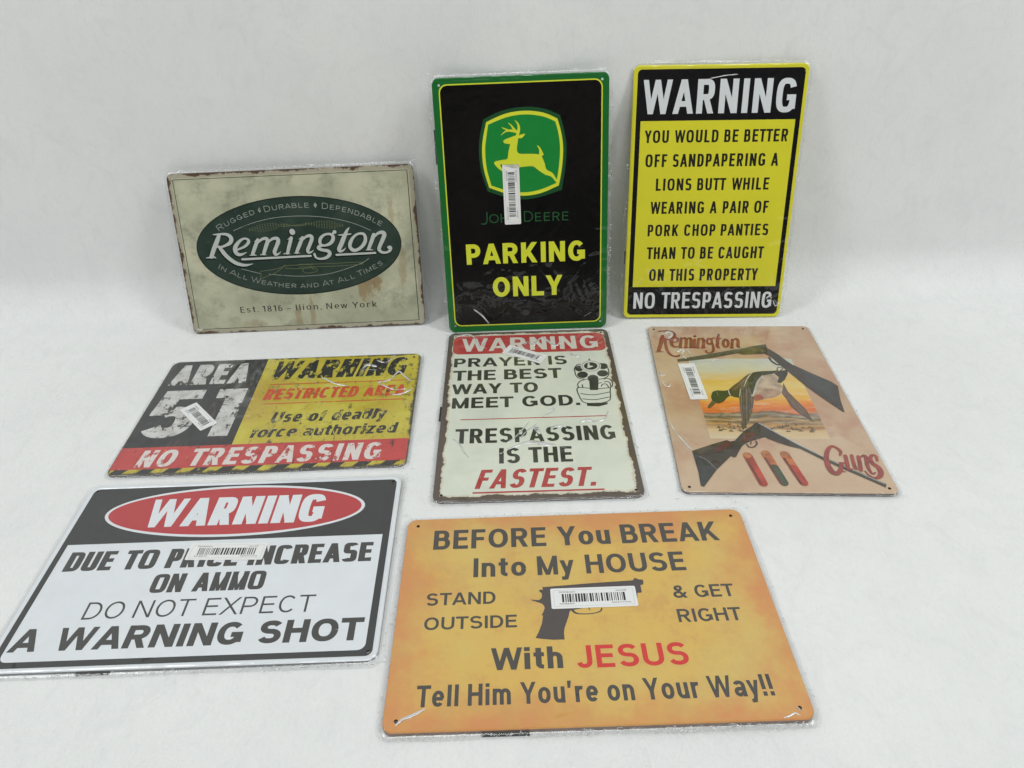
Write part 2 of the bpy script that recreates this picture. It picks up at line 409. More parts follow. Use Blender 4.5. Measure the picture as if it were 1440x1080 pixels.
# printed artwork of the signs, millimetres on each sign
ART = {
 'lion_lines': [{'t': 'WARNING','x0': -88.33,'x1': 88.17,'y': 97.09,'h': 37.24,'sl': 0.219},{'t': 'YOU WOULD BE BETTER','x0': -84.21,'x1': 84.1,'y': 64.96,'h': 14.17},{'t': 'OFF SANDPAPERING A','x0': -81.48,'x1': 76.59,'y': 37.33,'h': 14.8},{'t': 'LIONS BUTT WHILE','x0': -67.5,'x1': 68.24,'y': 9.74,'h': 14.22},{'t': 'WEARING A PAIR OF','x0': -72.48,'x1': 70.58,'y': -17.93,'h': 14.54},{'t': 'PORK CHOP PANTIES','x0': -74.37,'x1': 73.65,'y': -45.25,'h': 14.22},{'t': 'THAN TO BE CAUGHT','x0': -73.95,'x1': 71.2,'y': -73.8,'h': 14.88},{'t': 'ON THIS PROPERTY','x0': -69.53,'x1': 67.01,'y': -101.69,'h': 15.21},{'t': 'NO TRESPASSING','x0': -87.69,'x1': 87.83,'y': -137.89,'h': 21.16}],
 'lion_yellow': [(-89.08,89.91),(90.61,89.04),(90.62,-108.89),(-90.28,-110.18)],
 'lion_black': [(-95.56,146.29),(97.53,144.64),(98.37,-146.29),(-94.05,-145.99)],
 'park_frame': [(-90.56,143.55),(92.24,142.54),(94.15,-140.77),(-93.14,-143.2)],
 'park_lines': [{'t': 'PARKING','x0': -72.53,'x1': 72.68,'y': -63.2,'h': 25.03},{'t': 'ONLY','x0': -42.02,'x1': 45.01,'y': -105.3,'h': 25.2}],
 'park_name': [{'t': 'J','x0': -52.28,'x1': -44.37,'y': -13.57,'h': 13.15},{'t': 'OHN','x0': -42.34,'x1': -3.7,'y': -13.57,'h': 10.37},{'t': 'D','x0': -0.6,'x1': 10.21,'y': -13.29,'h': 12.48},{'t': 'EERE','x0': 12.49,'x1': 52.62,'y': -13.41,'h': 10.23}],
 'logo_outer': [(-43.65,104.46),(-20.87,113.22),(4.72,116.09),(26.3,113.26),(44.04,106.03),(48.97,87.69),(51.13,69.15),(49.22,45.39),(45.03,22.5),(23.02,16.18),(1.63,13.07),(-20.9,16.52),(-42.52,23.82),(-49.22,47.78),(-50.62,70.44),(-48.07,88.84)],
 'logo_yel': [(-40.6,101.33),(-18.46,109.54),(3.96,111.94),(24.94,109.13),(41.05,102.29),(45.35,86.6),(47.24,69.3),(45.71,48.06),(41.78,27.79),(21.77,20.13),(1.76,17.37),(-19.41,20.36),(-40.59,28.01),(-45.87,48.93),(-46.98,70.3),(-44.59,86.26)],
 'logo_in': [(-38.43,98.46),(-17.34,105.65),(3.84,107.99),(23.58,105.34),(38.58,99.24),(42.12,85.5),(43.6,69.43),(42.05,48.83),(38.65,30.73),(20.53,24.06),(1.88,21.26),(-17.95,23.81),(-37.82,30.49),(-42.4,50.06),(-43.22,70.16),(-41.17,84.91)],
 'deer': [(-21.59,80.25),(-18.28,82.22),(-13.04,83.87),(-7.56,85.5),(-3.95,85.25),(-1.33,86.37),(3.47,87.18),(1.84,84.54),(-0.81,82.43),(-4.31,82.32),(-4.78,79.87),(-5.85,74.98),(-6.41,70.04),(-5.61,66.9),(-2.67,65.17),(5.79,64.86),(16.2,64.23),(18.78,63.51),(19.51,66.6),(19.19,69.71),(16.82,74.14),(20.27,71.54),(22.52,67.73),(24.51,63.29),(23.32,62.46),(22.38,61.25),(23.88,57.68),(25.73,52.59),(27.58,46.2),(34.09,42.78),(37.94,36.91),(41.44,31.65),(40.49,30.15),(38.53,31.76),(34.64,36.39),(32.04,38.66),(26.15,40.53),(20.96,43.91),(16.44,47.25),(12.58,50.3),(8.01,50.97),(-3.81,50.15),(-10.41,49.13),(-19.49,51.74),(-24.39,53.82),(-26.61,53.9),(-25.43,50.95),(-23.63,46.83),(-24.69,46.62),(-28.77,49.56),(-32.76,54.13),(-33.45,56.29),(-31.67,57.86),(-23.12,59.18),(-17.85,60.24),(-16.71,66.07),(-15.01,72.84),(-13.97,76.52),(-15.91,76.59),(-19.77,77.35),(-21.28,78.39)],
 'antlers': [[(-5.65,84.58,3.27),(-3.76,90.86,3.26),(-3.6,95.72,2.5),(-5.39,99.66,1.49),(-7.87,102.17,0.37)],[(-6.38,89.74,2.76),(-9.48,92.9,2.5),(-11.92,96.63,1.5),(-15.65,99.68,0.37)],[(-6.64,89.5,2.76),(-11.49,90.9,2.76),(-17.93,90.78,1.75),(-24.17,86.49,0.38)],[(-15.34,91.29,2.0),(-18.88,93.0,1.5),(-23.17,94.99,0.37)]],
 'jesus_lines': [{'t': 'BEFORE You BREAK','x0': -125.27,'x1': 124.49,'y': 63.35,'h': 22.1},{'t': 'Into My HOUSE','x0': -89.66,'x1': 88.4,'y': 31.89,'h': 20.33},{'t': 'STAND','x0': -126.9,'x1': -71.01,'y': 4.77,'h': 12.15},{'t': 'OUTSIDE','x0': -126.96,'x1': -54.32,'y': -18.09,'h': 11.69},{'t': '& GET','x0': 72.33,'x1': 121.9,'y': 4.23,'h': 12.45},{'t': 'RIGHT','x0': 71.61,'x1': 121.61,'y': -18.55,'h': 12.26},{'t': 'With','x0': -74.64,'x1': -20.98,'y': -54.61,'h': 18.58},{'t': 'JESUS','x0': -10.99,'x1': 72.33,'y': -55.18,'h': 19.09},{'t': "Tell Him You're on Your Way!!",'x0': -127.82,'x1': 126.91,'y': -81.71,'h': 16.82}],
 'pistol': [(-32.56,20.69),(-31.89,19.49),(-14.48,20.56),(5.33,21.72),(27.37,22.69),(42.1,23.35),(43.54,25.58),(45.34,25.32),(46.61,24.07),(50.22,23.73),(50.57,21.44),(49.72,18.49),(47.49,18.22),(47.37,10.83),(43.7,10.37),(42.63,3.6),(17.39,1.2),(-1.41,-2.3),(-11.49,-4.43),(-12.4,-5.23),(-13.72,-10.19),(-15.92,-15.86),(-17.68,-20.65),(-18.33,-24.63),(-18.31,-30.55),(-27.27,-30.43),(-35.35,-29.33),(-40.41,-28.35),(-37.77,-23.07),(-34.99,-15.92),(-33.53,-8.15),(-34.78,-7.93),(-32.97,-4.4),(-31.87,-1.06),(-32.32,1.09),(-33.98,3.3),(-38.52,5.21),(-42.03,6.66),(-42.85,7.56),(-38.44,6.94),(-36.31,6.68),(-34.23,8.07),(-33.38,10.66),(-33.65,13.76),(-35.32,14.89),(-35.45,16.68),(-33.62,17.14),(-32.56,16.56)],
 'guard': [[(-10.36,-3.63,1.93),(-8.14,-6.41,1.84),(-4.75,-7.64,1.07),(2.23,-8.01,0.92),(7.92,-7.32,0.92),(11.95,-5.8,1.23),(13.3,-3.33,1.23)],[(2.28,-0.75,1.24),(3.99,-4.64,0.62)]],
 'ammo_lines': [{'t': 'WARNING','x0': -82.52,'x1': 81.83,'y': 43.5,'h': 35.32,'sl': 0.016},{'t': 'DUE TO PRICE INCREASE','x0': -132.08,'x1': 132.95,'y': -4.28,'h': 21.34,'sl': -0.046},{'t': 'ON AMMO','x0': -48.71,'x1': 46.31,'y': -30.02,'h': 19.43,'sl': 0.388},{'t': 'DO NOT EXPECT','x0': -93.48,'x1': 92.8,'y': -54.02,'h': 16.66,'sl': 0.0},{'t': 'A WARNING SHOT','x0': -138.66,'x1': 135.89,'y': -81.91,'h': 20.72,'sl': -0.158}],
 'ammo_panel': [(-141.22,24.73),(139.22,27.12),(139.96,-90.69),(-142.5,-90.72)],
 'ammo_ell': [(-121.24,57.42),(119.08,62.22),(-16.47,93.45),(4.32,29.68)],
 'ammo_black': [(-145.22,95.9),(143.96,95.34),(146.9,-97.08),(-137.05,-94.79)],
 'area_lines': [{'t': 'AREA','x0': -141.51,'x1': -49.5,'y': 51.06,'h': 40.61,'sl': 0.046},{'t': '51','x0': -143.37,'x1': -44.15,'y': -43.74,'h': 85.68,'sl': 0.018},{'t': 'WARNING','x0': -26.23,'x1': 137.84,'y': 55.58,'h': 37.11,'sl': 0.176},{'t': 'RESTRICTED AREA','x0': -22.17,'x1': 139.06,'y': 16.5,'h': 20.18,'sl': 0.085},{'t': 'Use of deadly','x0': -4.49,'x1': 122.87,'y': -24.57,'h': 18.31,'sl': 0.143},{'t': 'force authorized','x0': -20.71,'x1': 136.43,'y': -48.87,'h': 17.1,'sl': 0.183},{'t': 'NO TRESPASSING','x0': -125.48,'x1': 123.91,'y': -89.12,'h': 25.97,'sl': 0.082}],
 'area_diag': [(-35.29,97.51),(-35.12,-58.27)],
 'area_red': [(-146.63,-58.72),(146.09,-59.12),(149.29,-98.44),(-140.51,-94.45)],
 'area_rules': [[(-19.51,44.24),(135.53,48.0)],[(-20.29,8.25),(135.92,10.04)]],
 'pray_lines': [{'t': 'WARNING','x0': -83.02,'x1': 84.38,'y': 107.27,'h': 27.93},{'t': 'PRAYER IS','x0': -90.64,'x1': 43.6,'y': 72.33,'h': 18.64},{'t': 'THE BEST','x0': -90.66,'x1': 35.76,'y': 44.65,'h': 20.3},{'t': 'WAY TO','x0': -90.8,'x1': 6.88,'y': 18.4,'h': 19.22},{'t': 'MEET GOD.','x0': -89.06,'x1': 51.91,'y': -7.91,'h': 19.41},{'t': 'TRESPASSING','x0': -82.91,'x1': 83.07,'y': -67.41,'h': 23.72},{'t': 'IS THE','x0': -37.36,'x1': 36.32,'y': -99.56,'h': 23.49},{'t': 'FASTEST.','x0': -60.93,'x1': 61.27,'y': -134.74,'h': 26.74,'sl': 0.293}],
 'pray_banner': [(-95.11,139.99),(94.79,142.19),(94.11,99.85),(-93.12,100.0)],
 'pray_rules': [[(-78.88,-29.45),(77.83,-25.75)],[(-62.67,-140.08),(62.33,-139.97)]],
 'hand_lines': [[(61.17,71.2,1.21),(55.69,70.79,1.21),(51.56,63.43,1.2),(51.36,56.65,1.19),(51.55,49.94,1.18),(53.35,44.54,1.17),(56.88,41.73,1.16),(63.53,40.08,1.16)],[(81.2,72.94,1.22),(87.29,68.46,1.21),(90.3,61.43,1.2),(90.12,50.63,1.18),(87.42,44.13,1.17),(83.27,41.05,1.16),(77.04,39.4,1.16)],[(60.46,39.59,1.16),(55.28,36.59,1.15),(52.08,30.3,1.14),(52.74,25.16,1.13),(50.56,21.47,1.13),(51.25,12.69,1.11),(53.27,2.78,1.1),(55.65,-2.77,1.09),(60.48,-5.05,1.08),(69.05,-5.94,1.08),(77.88,-4.45,1.09),(84.07,-1.14,1.09),(86.27,4.82,1.1),(87.29,15.89,1.12),(88.44,22.11,1.13)],[(52.0,25.2,1.13),(65.5,22.62,1.13)],[(74.63,21.29,1.13),(88.15,22.76,1.13)],[(54.23,13.16,1.11),(67.87,10.02,1.11),(87.13,14.65,1.12)],[(55.5,3.28,1.1),(68.36,1.07,1.09),(85.62,5.46,1.1)],[(78.48,25.78,1.14),(80.41,29.52,1.14),(84.2,29.97,1.14),(85.96,26.05,1.14),(86.39,23.48,1.13)],[(83.17,33.89,1.15),(86.31,35.03,1.15),(89.19,31.01,1.14),(88.99,25.26,1.13)],[(83.11,39.75,1.16),(87.77,40.82,1.16),(91.53,34.76,1.15),(91.3,27.06,1.14),(88.52,22.74,1.13)],[(57.29,30.04,1.14),(57.56,24.92,1.13)],[(75.79,31.68,1.15),(79.29,32.79,1.15)]],
 'hand_dark': [[(61.64,62.23),(61.33,60.66),(60.71,59.22),(59.84,58.0),(58.77,57.09),(57.57,56.54),(56.33,56.4),(55.12,56.67),(54.03,57.33),(53.14,58.34),(52.49,59.64),(52.14,61.13),(52.12,62.72),(52.42,64.3),(53.02,65.76),(53.89,66.99),(54.97,67.92),(56.18,68.48),(57.44,68.63),(58.66,68.35),(59.76,67.68),(60.65,66.64),(61.29,65.33),(61.63,63.82)],[(90.65,65.52),(90.27,63.91),(89.57,62.43),(88.58,61.17),(87.39,60.24),(86.06,59.68),(84.69,59.54),(83.37,59.82),(82.18,60.51),(81.22,61.56),(80.54,62.89),(80.19,64.43),(80.19,66.07),(80.56,67.69),(81.25,69.19),(82.24,70.46),(83.44,71.41),(84.78,71.98),(86.17,72.12),(87.5,71.83),(88.7,71.13),(89.66,70.07),(90.34,68.71),(90.67,67.16)],[(65.73,49.21),(65.34,47.51),(64.56,45.95),(63.45,44.64),(62.06,43.66),(60.51,43.09),(58.89,42.94),(57.31,43.25),(55.88,43.98),(54.69,45.09),(53.83,46.5),(53.35,48.12),(53.29,49.85),(53.66,51.56),(54.42,53.13),(55.54,54.46),(56.93,55.46),(58.5,56.06),(60.14,56.2),(61.74,55.89),(63.18,55.14),(64.37,54.01),(65.23,52.58),(65.69,50.94)],[(89.32,50.94),(88.9,49.3),(88.08,47.81),(86.91,46.54),(85.48,45.61),(83.87,45.05),(82.21,44.92),(80.59,45.22),(79.14,45.93),(77.94,47.0),(77.08,48.37),(76.61,49.93),(76.58,51.59),(76.98,53.24),(77.79,54.75),(78.96,56.04),(80.4,56.99),(82.02,57.56),(83.7,57.69),(85.34,57.39),(86.8,56.66),(88.01,55.57),(88.86,54.19),(89.31,52.61)],[(77.03,41.37),(76.61,39.56),(75.79,37.9),(74.63,36.5),(73.21,35.46),(71.62,34.84),(69.97,34.68),(68.37,35.0),(66.93,35.77),(65.74,36.95),(64.89,38.45),(64.43,40.17),(64.4,42.01),(64.8,43.83),(65.6,45.5),(66.76,46.93),(68.19,47.99),(69.8,48.63),(71.47,48.79),(73.09,48.46),(74.55,47.67),(75.74,46.47),(76.58,44.95),(77.02,43.2)],[(66.02,38.65),(76.89,38.1),(74.13,18.79),(65.0,19.25)],[(58.93,-4.73),(82.19,-4.66),(81.42,-7.96),(71.31,-11.51),(58.93,-9.73)],[(68.42,77.53),(70.61,83.63),(72.47,77.32)]],
 'muzzle': [[(81.46,66.28),(80.77,63.47),(79.42,60.9),(77.49,58.75),(75.12,57.15),(72.47,56.21),(69.7,55.98),(67.02,56.49),(64.58,57.69),(62.57,59.52),(61.1,61.85),(60.29,64.53),(60.19,67.38),(60.82,70.21),(62.14,72.82),(64.06,75.03),(66.46,76.69),(69.16,77.67),(71.98,77.9),(74.72,77.38),(77.19,76.13),(79.21,74.24),(80.65,71.85),(81.42,69.14)],[(79.76,66.36),(79.21,64.19),(78.1,62.2),(76.49,60.53),(74.51,59.29),(72.28,58.57),(69.96,58.4),(67.69,58.8),(65.63,59.75),(63.92,61.18),(62.68,63.0),(61.98,65.08),(61.89,67.29),(62.41,69.48),(63.5,71.5),(65.1,73.2),(67.1,74.47),(69.36,75.22),(71.72,75.39),(74.02,74.98),(76.1,74.0),(77.81,72.54),(79.04,70.69),(79.7,68.58)],[(67.89,72.24),(69.72,74.94),(69.79,67.99),(74.65,66.35),(70.52,63.82),(66.54,62.66)]],
 'oval_ell': [(-127.81,11.38),(128.2,3.86),(7.3,67.49),(-7.43,-54.01)],
 'oval_top': [(-94.26,31.08),(-12.17,49.14),(102.41,24.01)],
 'oval_bot': [(-106.9,-15.48),(-12.45,-44.36),(101.35,-20.22)],
 'oval_capm': [7.92],
 'oval_est': [{'t': 'Est. 1816','x0': -85.75,'x1': -31.79,'y': -74.29,'h': 7.28},{'t': '-','x0': -24.19,'x1': -19.14,'y': -74.73,'h': 6.68},{'t': 'Ilion,New York','x0': -14.99,'x1': 89.58,'y': -74.29,'h': 7.03}],
 'oval_frame': [(-142.97,91.82),(142.41,94.44),(142.16,-93.68),(-143.6,-94.98)],
 'oval_thin': [[(-78.61,29.43,0.97),(-55.35,37.35,0.97),(-25.21,43.01,0.96),(9.05,43.69,0.96),(40.38,40.19,0.97),(68.91,32.71,0.97),(91.18,22.56,0.98)],[(-76.21,-18.09,0.99),(-52.39,-25.41,1.0)],[(-42.53,-26.35,1.0),(-5.6,-30.51,1.0),(29.57,-29.56,1.0),(55.23,-23.93,1.0),(75.92,-17.35,1.0),(85.2,-12.03,0.99)]],
 'wheat': [[(-58.99,29.55),(-12.98,34.32)],[(57.57,30.06),(13.2,34.15)],[(-12.98,34.32),(0.16,31.82),(12.53,32.73)],[(13.2,34.15),(-2.15,32.88),(-17.03,31.6)]],
 'diamonds': [(-43.04,49.51),(26.26,52.49)],
 'rifle': [[(-53.38,-31.32,0.79),(-35.96,-25.76,0.79),(-25.98,-20.07,0.78),(-21.19,-16.96,0.78),(-3.23,-16.27,0.78),(14.19,-16.43,0.78)],[(-52.91,-22.2,0.78),(-36.11,-20.67,0.78),(-25.77,-18.5,0.78),(-20.56,-15.5,0.78)],[(-53.93,-23.2,0.78),(-52.54,-26.78,0.79),(-54.92,-31.07,0.79)],[(-21.59,-19.83,0.78),(-3.86,-21.05,0.78),(13.68,-20.52,0.78)],[(-3.63,-15.57,0.79),(36.14,-16.33,0.8),(75.55,-16.18,0.8),(76.14,-18.11,0.8),(73.75,-19.0,0.8),(35.73,-19.81,0.8),(-4.09,-19.04,0.8)],[(1.54,-21.79,0.8),(5.7,-20.48,0.8),(15.63,-20.92,0.8),(19.29,-23.58,0.8),(14.94,-26.4,0.8),(4.87,-26.95,0.8),(0.72,-24.26,0.8),(1.54,-21.79,0.8)],[(11.04,-17.72,0.8),(14.32,-23.36,0.8)]],
 'script': [[(-97.08,25.21,4.12),(-100.58,18.04,5.51),(-105.78,9.06,5.54),(-111.07,-1.36,5.1)],[(-118.01,-2.73,0.74),(-113.26,-2.19,2.04),(-107.63,-1.98,2.32),(-105.79,-3.27,0.93)],[(-104.38,25.71,1.1),(-100.21,25.8,2.01),(-93.72,25.98,2.29)],[(-96.96,25.94,2.29),(-90.05,25.82,3.2),(-84.84,23.77,4.58),(-82.74,19.56,5.32),(-84.85,15.06,4.78),(-90.43,12.08,3.5),(-97.26,10.07,2.58),(-101.41,10.26,1.84)],[(-99.49,10.63,3.5),(-96.24,4.95,5.09),(-92.52,-0.78,5.1),(-86.93,-6.62,4.84),(-81.05,-10.8,4.66),(-73.95,-13.27,3.92),(-67.44,-13.56,2.61),(-60.51,-12.27,0.56)],[(-79.47,5.14,1.66),(-73.56,7.19,2.59),(-66.6,10.12,3.23),(-62.21,14.53,3.87),(-62.19,17.74,3.22),(-66.12,19.29,2.57),(-71.0,17.67,3.22),(-76.32,13.3,4.6),(-79.95,7.93,5.54),(-79.83,2.84,5.37),(-76.57,-0.09,4.45),(-71.87,0.17,2.78),(-66.42,2.25,0.74)],[(-50.26,16.95,4.14),(-54.74,8.67,4.8),(-59.37,-0.38,4.17)],[(-54.92,14.95,0.74),(-50.22,17.22,2.3)],[(-63.32,-1.88,0.56),(-59.01,-1.14,2.04),(-54.94,-1.97,0.93)],[(-52.35,12.26,2.3),(-45.09,17.46,3.22),(-39.43,18.13,4.14),(-38.57,14.42,4.79),(-41.95,7.19,4.81),(-45.4,-0.53,4.17)],[(-49.96,-1.73,0.74),(-45.5,-1.18,1.86),(-42.36,-2.06,0.74)],[(-40.36,11.73,2.31),(-32.12,17.35,3.22),(-26.07,17.54,4.6),(-25.2,13.83,5.07),(-28.41,7.52,4.81),(-31.57,1.64,4.82),(-30.7,-2.11,3.71),(-26.86,-1.35,2.04),(-23.7,1.3,0.56)],[(-8.43,17.69,4.14),(-11.98,8.65,4.62),(-15.61,-0.92,3.9)],[(-13.35,15.61,0.55),(-8.31,18.61,2.3)],[(-21.34,-1.87,0.56),(-17.06,-1.32,1.86),(-12.48,-1.98,0.74)],[(-6.48,25.29,7.14),(-6.03,24.54,7.15)],[(5.64,17.43,3.91),(1.0,9.13,4.71),(-4.23,-0.57,3.94)],[(0.67,15.59,0.68),(5.16,17.54,2.15)],[(-7.84,-1.6,0.49),(-3.69,-0.99,1.78),(-0.31,-1.63,0.69)],[(3.61,13.22,2.15),(10.18,18.3,3.13),(15.69,19.03,4.3),(17.03,15.56,4.69),(13.3,7.9,4.52),(10.03,1.66,4.33),(10.84,-1.33,3.35),(14.15,-0.99,1.97),(17.42,1.33,0.59)],[(26.44,10.27,3.92),(27.53,15.11,4.11),(32.47,19.28,3.12),(38.52,20.47,2.93),(43.19,18.32,4.1),(43.11,13.45,4.7),(39.1,8.74,4.12),(32.91,6.55,2.95),(28.05,7.26,3.14),(26.44,10.27,3.92)],[(42.27,18.85,2.44),(44.57,21.67,2.93),(46.15,22.57,4.87)],[(29.96,6.68,2.46),(24.86,5.43,3.93),(24.06,3.01,4.13),(29.24,0.81,3.94),(35.04,-0.43,4.44),(37.1,-3.97,4.74),(33.12,-8.25,3.96),(25.95,-9.92,2.77),(20.14,-8.67,2.48),(18.1,-5.11,3.16),(17.79,-3.62,2.96)],[(64.86,27.09,0.97),(61.49,23.36,3.41),(57.2,15.77,5.38),(52.16,6.2,5.7),(49.08,0.93,4.93),(50.78,-1.61,3.45),(54.89,-0.31,1.97),(57.69,2.52,0.59)],[(50.6,18.49,1.17),(58.01,18.65,2.15),(65.97,19.28,1.47)],[(63.27,3.75,4.43),(64.3,8.61,4.71),(68.44,14.79,3.43),(74.8,18.9,2.93),(81.66,18.6,3.71),(83.62,13.64,4.11),(82.03,7.84,4.72),(76.98,2.17,4.14),(70.69,-1.0,3.95),(65.81,-0.3,4.74),(63.27,3.75,4.43)],[(94.33,17.07,4.7),(90.5,8.45,4.91),(86.16,-0.2,4.14)],[(91.01,15.46,0.69),(94.92,18.02,2.15)],[(82.55,-1.52,0.59),(86.57,-1.01,1.97),(91.47,-1.62,0.79)],[(92.37,12.28,2.45),(99.39,18.32,3.42),(105.42,19.51,4.69),(107.6,16.5,5.38),(104.48,9.8,5.11),(100.28,2.13,4.73),(99.4,-1.77,4.44),(102.56,-5.07,3.46),(107.98,-5.6,2.77),(112.66,-3.34,3.46),(113.47,0.08,4.93),(111.54,0.65,3.95)],[(45.13,-5.81,2.57),(94.07,-5.49,2.57)],[(-73.12,-6.23,2.77),(12.93,-5.69,2.6)]],
 'gpic': [(-54.2,75.22),(59.77,75.45),(59.89,-72.34),(-61.65,-71.61)],
 'gun_top': [(-72.99,73.56),(-54.82,78.62),(2.03,95.78),(32.39,105.41),(37.9,106.73),(37.6,95.68),(31.96,85.71),(5.39,84.06),(0.22,87.08),(-36.78,75.62),(-55.96,71.43),(-73.18,68.93)],
 'gun_fore': [(1.57,93.59),(31.67,102.3),(30.42,87.01),(5.39,84.06)],
 'gun_stock': [(35.93,105.4),(38.13,97.87),(47.86,82.68),(51.44,74.2),(57.58,62.97),(62.91,57.65),(74.04,45.58),(91.88,28.03),(96.41,19.67),(91.03,-5.34),(88.3,-28.1),(86.38,-26.4),(72.94,-2.51),(61.96,18.49),(52.69,40.44),(44.31,59.7),(37.6,78.45),(29.76,89.17)],
 'gun_guard': [(34.99,77.18,2.49),(36.38,68.79,2.46),(41.55,62.16,2.44),(47.15,64.63,2.45)],
 'gun_barrel': [(-3.98,-50.34),(3.94,-59.4),(18.72,-73.25),(27.35,-83.36),(45.76,-99.67),(91.13,-137.92),(88.92,-142.47),(42.53,-104.08),(26.09,-87.92),(15.95,-83.75),(0.68,-72.75),(-9.75,-66.52)],
 'gun_hl': [(-5.24,-47.06,1.82),(18.55,-73.87,1.49),(45.49,-100.55,1.18),(88.96,-137.41,0.88)],
 'shells': [[(-28.58,-97.94,9.09),(-22.68,-138.34,8.48)],[(-10.11,-94.81,9.12),(-3.13,-137.32,8.47)],[(8.14,-95.85,9.09),(15.26,-137.12,8.46)]],
 'shell_half': [[(-6.73,-115.45,8.58),(-3.13,-137.32,8.25)],[(11.24,-115.85,8.55),(15.26,-137.12,8.24)]],
 'shell_shade': [[(-30.45,-104.72,3.31),(-24.9,-138.36,3.12)],[(-12.12,-101.63,3.32),(-5.74,-138.15,3.12)],[(6.08,-102.36,3.31),(12.57,-138.23,3.11)]],
 'gun_low': [(-81.99,-91.79),(-58.7,-80.63),(-44.09,-74.56),(-41.41,-77.03),(-36.34,-75.5),(-24.36,-60.22),(-14.57,-52.37),(-10.13,-47.08),(-7.54,-46.41),(0.7,-56.19),(18.72,-73.25),(15.95,-83.75),(6.4,-78.3),(-5.06,-70.28),(-12.79,-72.84),(-21.56,-76.64),(-26.19,-79.77),(-31.05,-84.11),(-35.97,-92.63),(-40.29,-100.4),(-42.46,-101.6),(-45.07,-99.26),(-62.77,-119.67),(-78.96,-143.52),(-81.65,-141.94),(-80.77,-123.23),(-81.4,-103.7)],
 'gun_red': [[(-60.25,-89.2),(-48.97,-79.32),(-43.61,-76.18),(-41.06,-79.26),(-43.08,-85.42),(-50.85,-89.13),(-58.01,-94.01)],[(-26.8,-67.9),(-17.92,-60.18),(-13.67,-62.72),(-14.6,-70.34),(-22.87,-75.41),(-28.95,-77.94)]],
 'gun_butt': [(-81.53,-92.39),(-76.17,-100.11),(-69.44,-105.94),(-62.56,-118.54),(-78.87,-142.98),(-81.41,-141.4),(-80.62,-123.23),(-81.24,-103.7)],
 'gun_olive': [(-80.85,-91.54),(-58.88,-81.62),(-46.86,-76.57),(-53.07,-84.28),(-64.39,-90.45),(-75.78,-97.74)],
 'gun_line': [(-76.17,-100.11,0.67),(-69.49,-106.17,0.66),(-62.66,-119.11,0.56)],
 'gun_guard2': [(-25.67,-81.0,1.38),(-24.25,-85.28,1.47),(-19.55,-85.24,1.47),(-15.29,-80.31,1.48),(-15.49,-75.98,1.39)],
 'gun_trig': [(-20.51,-77.26,1.19),(-21.87,-81.59,0.79)],
 'duck_head': [(-45.33,4.23),(-43.05,9.05),(-37.9,11.48),(-31.41,11.01),(-26.04,11.99),(-24.22,13.13),(-25.1,5.87),(-25.24,2.36),(-30.37,-2.87),(-34.21,-8.36),(-39.55,-12.25),(-43.15,-11.8),(-46.67,-6.84),(-46.65,-0.55)],
 'duck_bill': [(-46.67,-6.84),(-43.61,-11.8),(-50.13,-19.96),(-52.25,-21.64),(-53.99,-20.12),(-53.06,-16.91)],
 'duck_neck': [(-24.88,13.13),(-10.31,28.82),(0.38,40.68),(9.45,46.71),(20.72,49.31),(34.03,50.18),(39.67,51.4),(33.35,45.5),(23.83,42.06),(18.41,39.49),(9.82,27.17),(-0.78,1.16),(-4.5,1.15),(-16.37,-2.36),(-25.62,2.36)],
 'duck_brown': [(-22.2,14.76),(-10.31,28.82),(0.38,40.68),(8.37,46.19),(2.52,37.27),(-6.37,27.15),(-14.83,13.96),(-21.46,9.09)],
 'duck_ring': [[(-25.45,12.64,1.11),(-25.81,7.47,1.1),(-25.4,3.0,1.1)],[(7.32,44.98,1.16),(-0.14,33.87,1.02),(-7.0,18.88,0.87)],[(18.49,39.83,1.79),(9.82,27.17,1.76),(-0.43,2.74,1.46),(-2.82,2.42,0.97)],[(-12.0,13.97,0.87),(-15.79,-0.47,0.73)]],
 'duck_body': [(18.29,38.98),(27.14,43.77),(34.06,44.46),(36.58,37.28),(33.08,27.19),(35.99,18.94),(30.25,6.0),(21.79,-1.15),(12.92,-3.53),(5.73,-6.68),(-0.71,-6.7),(-0.95,-0.43),(9.05,23.85)],
 'duck_red': [(-0.5,0.37),(5.51,4.35),(9.42,1.18),(9.87,-2.76),(2.79,-7.47),(-0.96,-7.01)],
 'duck_wing': [(-14.64,5.9),(-10.09,22.17),(-3.79,34.72),(4.81,43.26),(0.08,30.51),(-1.66,13.99),(-0.68,-0.42),(-4.98,-17.5),(-13.56,-39.89),(-22.31,-55.69),(-24.89,-57.11),(-22.64,-45.73),(-19.75,-23.62),(-17.29,-6.75)],
 'duck_feath': [[(-4.46,27.15,0.76),(-9.38,4.31,0.73),(-20.82,-52.86,0.67)],[(-3.05,20.53,0.75),(-5.77,-0.44,0.73),(-15.03,-38.44,0.68)],[(-9.18,13.97,0.74),(-14.4,-8.3,0.72),(-21.49,-45.72,0.68)],[(-3.79,4.33,0.73),(-5.43,-11.37,0.71),(-13.49,-35.5,0.69)]],
 'duck_shade': [(12.43,14.01),(26.49,14.04),(30.66,7.6),(21.91,-0.68),(12.99,-3.22),(5.8,-6.37),(3.13,-1.99)],
 'duck_light': [[(-2.67,28.83,0.88),(-6.82,7.52,0.86),(-17.99,-47.14,0.79)],[(-11.96,7.51,0.86),(-17.46,-17.55,0.83),(-22.06,-47.16,0.79)],[(-2.99,-0.43,0.85),(-6.62,-17.51,0.82),(-12.51,-31.07,0.81)],[(-40.23,9.05,0.86),(-38.84,7.45,0.86),(-38.72,1.06,0.85)],[(-9.68,20.52,0.87),(-3.38,32.18,0.89),(4.24,40.68,0.9)],[(-18.59,13.96,0.87),(-11.22,22.16,0.88),(-3.01,33.87,0.89)]],
